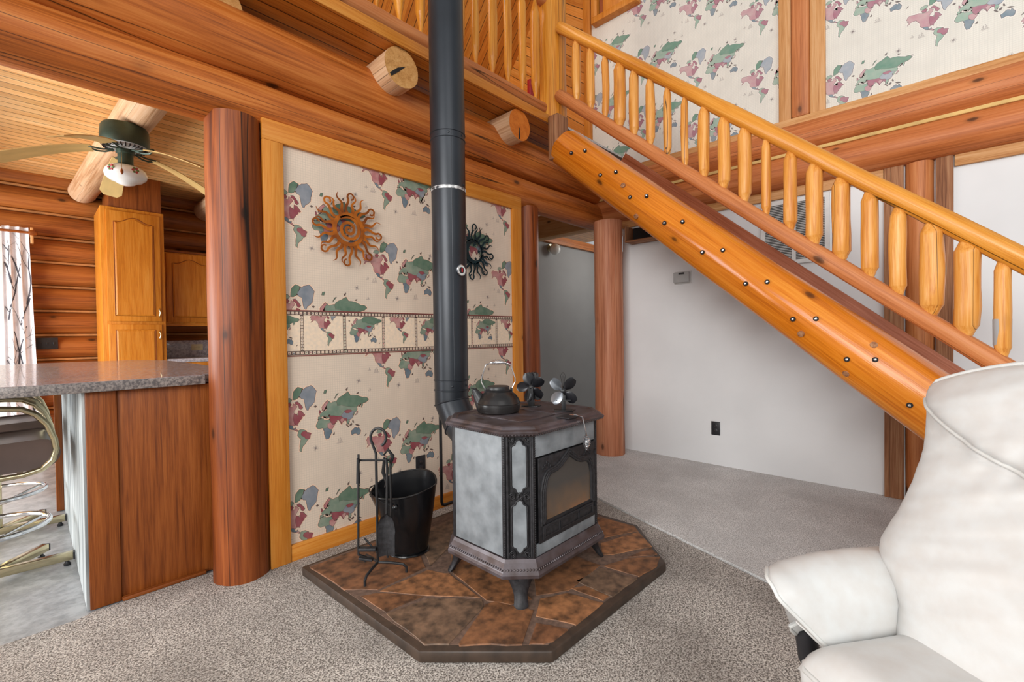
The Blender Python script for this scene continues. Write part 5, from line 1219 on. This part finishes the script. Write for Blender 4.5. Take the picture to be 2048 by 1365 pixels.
def branch(u, z, a, L, w_, depth):
    pts = []; n = 9
    for i in range(n):
        pts.append((u, z)); a += rnd.uniform(-.16, .16); u += math.sin(a)*L/n*4.2; z += math.cos(a)*L/n
        if not 0.02 < u < .98 or z > zt-.02: break
    for i in range(len(pts)-1):
        (u0_, z0_), (u1_, z1_) = pts[i], pts[i+1]; w0 = w_*(1-i/n*.6); w1 = w_*(1-(i+1)/n*.6)
        q = [cur(u0_-w0*4, z0_), cur(u0_+w0*4, z0_), cur(u1_+w1*4, z1_), cur(u1_-w1*4, z1_)]
        if min(u0_, u1_)-w0*4 > 0 and max(u0_, u1_)+w0*4 < 1: mb.add([v-V((0, .0025, 0)) for v in q], [(0, 1, 2, 3)])
        if depth and rnd.random() < .5: branch(u1_, z1_, a+rnd.choice((-1, 1))*rnd.uniform(.5, .9), L*.5, w1*.6, depth-1)
for u_, z_ in ((.2, .1), (.5, .1), (.35, .75), (.75, .7), (.15, 1.35), (.55, 1.3), (.8, 1.5), (.6, 1.75), (.9, .4), (.3, 1.7)): branch(u_, z_, rnd.uniform(-.3, .3), .62, .0075, 2)
M_branch = plain('branch_print', (70, 70, 78), .85, 0, .1, 20); mb.build('branch_print', M_branch, cu, smooth=False)
cr = thing('curtain_rod', 'dark curtain rod end with a pale wood bracket above the branch curtain', 'curtain rod', (.06, 6.40, 2.18))
MB().lathe([(.012, 0), (.012, 1.9), (.028, 1.905), (.032, 1.93), (.02, 1.955), (.003, 1.96)], 20).build('rod', W_panel, cr, mw=frame((-1.87, 6.385, 2.19), (1, 0, 0)))
MB().box((.04, 6.37, 2.09), (.062, 6.49, 2.24)).build('bracket', W_trimpale, cr, bevel=.003)

# ================================================================== RECLINER
f_ = V((-.799, .602, 0)).normalized(); s_v = V((.602, .799, 0)); c00 = V((1.242, -.170, 0))
rc = thing('recliner', 'white leather recliner with padded arm and piped headrest in the right foreground', 'armchair', tuple(c00+f_*.1))
def cp_(f, s, z): return c00+f_*f+s_v*s+V((0, 0, z))
def hwid(z):
    ks = [(.40, .235), (.47, .250), (.53, .262), (.575, .300), (.61, .338), (.64, .340), (.70, .324), (.78, .312), (.86, .312), (.93, .326), (.98, .340), (1.02, .345), (1.10, .345)]
    for (a, wa), (b_, wb) in zip(ks, ks[1:]):
        if z <= b_: t = (z-a)/(b_-a); return wa+(wb-wa)*max(0, t)
    return ks[-1][1]
def ztop(u): return 1.082-.070*abs(u)**2.6
def lean(z): return -.384*(z-.62)
def seam_z(s): return .975-.125*(1-(abs(s)/.34)**1.5)
NU, NV = 90, 100
def back_f(s, z, u):
    zt_ = ztop(u); edge = max(0, 1-abs(u)**3.4)**.5; topf = min(1, max(0, (zt_+.002-z)/.07))**.5
    d = z-seam_z(s); pil = .030*(1/(1+math.exp(-d/.009)))*topf*edge**.5
    lumb = .022*math.exp(-((z-.66)/.12)**2)*edge
    groove = -.009*math.exp(-(d/.006)**2)*edge
    wr = mnoise.noise(V((s*2.6+3, z*11, 1.7)))*.0065+mnoise.noise(V((s*4+9, z*22+s*9, 5)))*.0050+mnoise.noise(V((s*9, z*46+s*16, 8)))*.0028
    pinch = math.exp(-((1-abs(u))/.16)**2); wr += .0075*mnoise.noise(V((s*3, z*42+s*18, 2)))*pinch
    below = 1/(1+math.exp(d/.012)); wr += .0060*mnoise.noise(V((s*24+z*12, z*5, 11)))*math.exp(-(d/.06)**2)
    return lean(z)+(.062*edge*topf)+lumb+pil+groove+wr*edge
def back_pt(i, j, side):
    u = -1+2*i/NU; t = j/NV; z = .40+(ztop(u)-.40)*t; s = u*hwid(z)
    edge = max(0, 1-abs(u)**3.4)**.5; topf = min(1, max(0, (ztop(u)+.002-z)/.07))**.5
    if abs(u) >= .999 or j == NV: f = lean(z)-.006
    elif side > 0: f = back_f(s, z, u)
    else: f = lean(z)-.06*edge*topf-.018
    return cp_(f, s, z)
vs = [back_pt(i, j, 1) for j in range(NV+1) for i in range(NU+1)]+[back_pt(i, j, -1) for j in range(NV+1) for i in range(NU+1)]
k = (NU+1)*(NV+1); fs = []
for j in range(NV):
    for i in range(NU):
        q = (j*(NU+1)+i, (j+1)*(NU+1)+i, (j+1)*(NU+1)+i+1, j*(NU+1)+i+1); fs.append(q[::-1]); fs.append(tuple(v+k for v in q))
for i in range(NU): fs.append((i+1, i, i+k, i+1+k))
bkr = mk('backrest', vs, fs, M_leather, rc)
bmx = bmesh.new(); bmx.from_mesh(bkr.data); bmesh.ops.remove_doubles(bmx, verts=bmx.verts, dist=.0003); bmesh.ops.recalc_face_normals(bmx, faces=bmx.faces); bmx.to_mesh(bkr.data); bmx.free()
for side_ in (1, -1):
    pts = [cp_(lean(z)-.004, side_*(hwid(z)+.001), z) for z in [.50+.01*i for i in range(51)]]
    if side_ > 0: pts += [cp_(lean(ztop(u))-.004, u*hwid(ztop(u)), ztop(u)+.001) for u in [.97-.0485*i for i in range(41)]]
    mb = MB(); mb.tube(pts, .0052, 10); mb.build('edge_piping', M_piping, bkr)
mb = MB(); pts = []
for i in range(81):
    s = .336-.672*i/80; z = seam_z(s); u = s/hwid(z); pts.append(cp_(max(back_f(s, z, u), lean(z))+.003, s, z))
mb.tube(pts, .0052, 10); mb.build('headrest_piping', M_piping, bkr)
MB().box((-.004, -.002, -.012), (.004, .002, .012)).build('care_tag', M_plastic, bkr, mw=frame(cp_(lean(.965)-.004, .347, .962), (.3, 0, 1)))
def arm(sg):
    # closed cross-section loop in (s, z): padded panel draped over the side
    ctrl = [(.236, .452), (.243, .49), (.252, .53), (.266, .565), (.292, .592), (.328, .602), (.362, .596), (.388, .575), (.398, .545), (.392, .50), (.378, .45), (.366, .42), (.35, .415), (.335, .44), (.325, .47), (.300, .475), (.275, .455), (.255, .440)]
    n0 = len(ctrl); loop = []
    for i in range(n0):
        p0, p1, p2, p3 = [V(ctrl[(i+o) % n0]) for o in (-1, 0, 1, 2)]
        for j in range(3):
            t = j/3; loop.append(.5*((2*p1)+(p2-p0)*t+(2*p0-5*p1+4*p2-p3)*t*t+(3*p1-p0-3*p2+p3)*t**3))
    nK = len(loop); nS = 40; c0_ = V((.315, .52)); secs = []
    for i in range(nS+1):
        t = i/nS; ring = []
        for kk, p in enumerate(loop):
            ss, zz = p; fmax = .350-.75*max(0, ss-.310)-.85*max(0, .57-zz)*(ss < .33)-.5*max(0, .57-zz)*(ss >= .33)
            f = -.10+(fmax+.10)*t; tt = max(0, t-.90)/.10; sh = 1-.10*tt**2
            q = c0_+(p-c0_)*sh; w = mnoise.noise(V((f*9, ss*12, zz*12)))*.0035+mnoise.noise(V((f*26, ss*16, zz*22)))*.0010*(1+2*(t > .8))
            dd = (p-c0_).normalized()
            drop = -.010*max(0, t-.6)/.4
            ring.append(cp_(f, sg*(q.x+dd.x*w), q.y+dd.y*w+drop+.006*math.sin(t*PI)*(zz > .52)))
        secs.append(ring)
    vs = [p for r in secs for p in r]; n = len(secs)
    cf_ = sum((p for p in secs[-1]), V((0, 0, 0)))/nK
    fs = [(i*nK+q, i*nK+(q+1) % nK, (i+1)*nK+(q+1) % nK, (i+1)*nK+q) for i in range(n-1) for q in range(nK)]
    vs += [cf_+(p-cf_)*.8+f_*.004 for p in secs[-1]]
    fs += [((n-1)*nK+q, (n-1)*nK+(q+1) % nK, n*nK+(q+1) % nK, n*nK+q) for q in range(nK)]+[tuple(n*nK+q for q in range(nK)), tuple(range(nK))[::-1]]
    o = mk('armrest', vs, fs, M_leather, rc)
    bm_ = bmesh.new(); bm_.from_mesh(o.data); bmesh.ops.recalc_face_normals(bm_, faces=bm_.faces); bm_.to_mesh(o.data); bm_.free()
    mb = MB(); mb.tube([p for p in secs[-1]], .0042, 8, closed=True); mb.build('front_piping', M_piping, o)
    sup = MB(); sup.tube([cp_(.22, sg*.345, .43), cp_(.21, sg*.34, .36), cp_(.15, sg*.31, .26), cp_(.0, sg*.22, .20)], [.022, .026, .026, .022], 12); sup.build('arm_support', M_plate, rc)
arm(1); arm(-1)
NU2, NV2 = 50, 50; SZ = .028
def seat_pt(i, j, side):
    u = -1+2*i/NU2; v = j/NV2; hs = .248; s = u*hs; f = -.10+.440*v
    cr_ = max(0, (v-.84)/.16); e = max(0, 1-abs(u)**5)**.5; ev = (1-cr_**3)**.5 if cr_ < 1 else 0
    s *= 1-.06*cr_**2
    if side > 0: z = .400+SZ+.068*e*ev+(.006*math.sin(v*2.6)+mnoise.noise(V((s*7, f*9, 2)))*.004+mnoise.noise(V((s*22, f*12, 5)))*.0012)*e*ev
    else: z = .400+SZ-.12*(e*ev)**.3
    return cp_(f, s, z)
vs = [seat_pt(i, j, 1) for j in range(NV2+1) for i in range(NU2+1)]+[seat_pt(i, j, -1) for j in range(NV2+1) for i in range(NU2+1)]
k = (NU2+1)*(NV2+1); fs = []
for j in range(NV2):
    for i in range(NU2):
        q = (j*(NU2+1)+i, j*(NU2+1)+i+1, (j+1)*(NU2+1)+i+1, (j+1)*(NU2+1)+i); fs.append(q); fs.append(tuple(v+k for v in q[::-1]))
so = mk('seat_cushion', vs, fs, M_leather, rc)
bm_ = bmesh.new(); bm_.from_mesh(so.data); bmesh.ops.remove_doubles(bm_, verts=bm_.verts, dist=.0003); bmesh.ops.recalc_face_normals(bm_, faces=bm_.faces); bm_.to_mesh(so.data); bm_.free()
mb = MB(); P = [cp_(-.08+.02*i, .244*(1-.06*max(0, ((-.08+.02*i+.10)/.44-.84)/.16)**2), .408+SZ) for i in range(21)]
P2 = [cp_(.339, s, .408+SZ) for s in (.215, .18, .1, 0, -.1, -.18, -.215)]; mb.tube(P+P2, .005, 10); mb.build('seat_piping', M_piping, so)
MB().lathe([(.045, .06), (.045, .30)], 24).build('swivel_column', M_plate, rc, mw=Matrix.Translation(tuple(cp_(.1, 0, 0))))
mb = MB(); mb.tube([tuple(cp_(.1+.27*math.cos(a), .27*math.sin(a), .036)) for a in [2*PI*k/40 for k in range(40)]], .021, 12, closed=True)
mb.tube([cp_(-.17, 0, .04), cp_(.37, 0, .04)], .018, 10); mb.build('base_ring', W_post, rc)
MB().box((-.2, -.2, .27), (.2, .2, .30)).build('seat_frame', M_plate, rc, mw=frame(cp_(.1, 0, 0), (0, 0, 1), f_), bevel=.01)
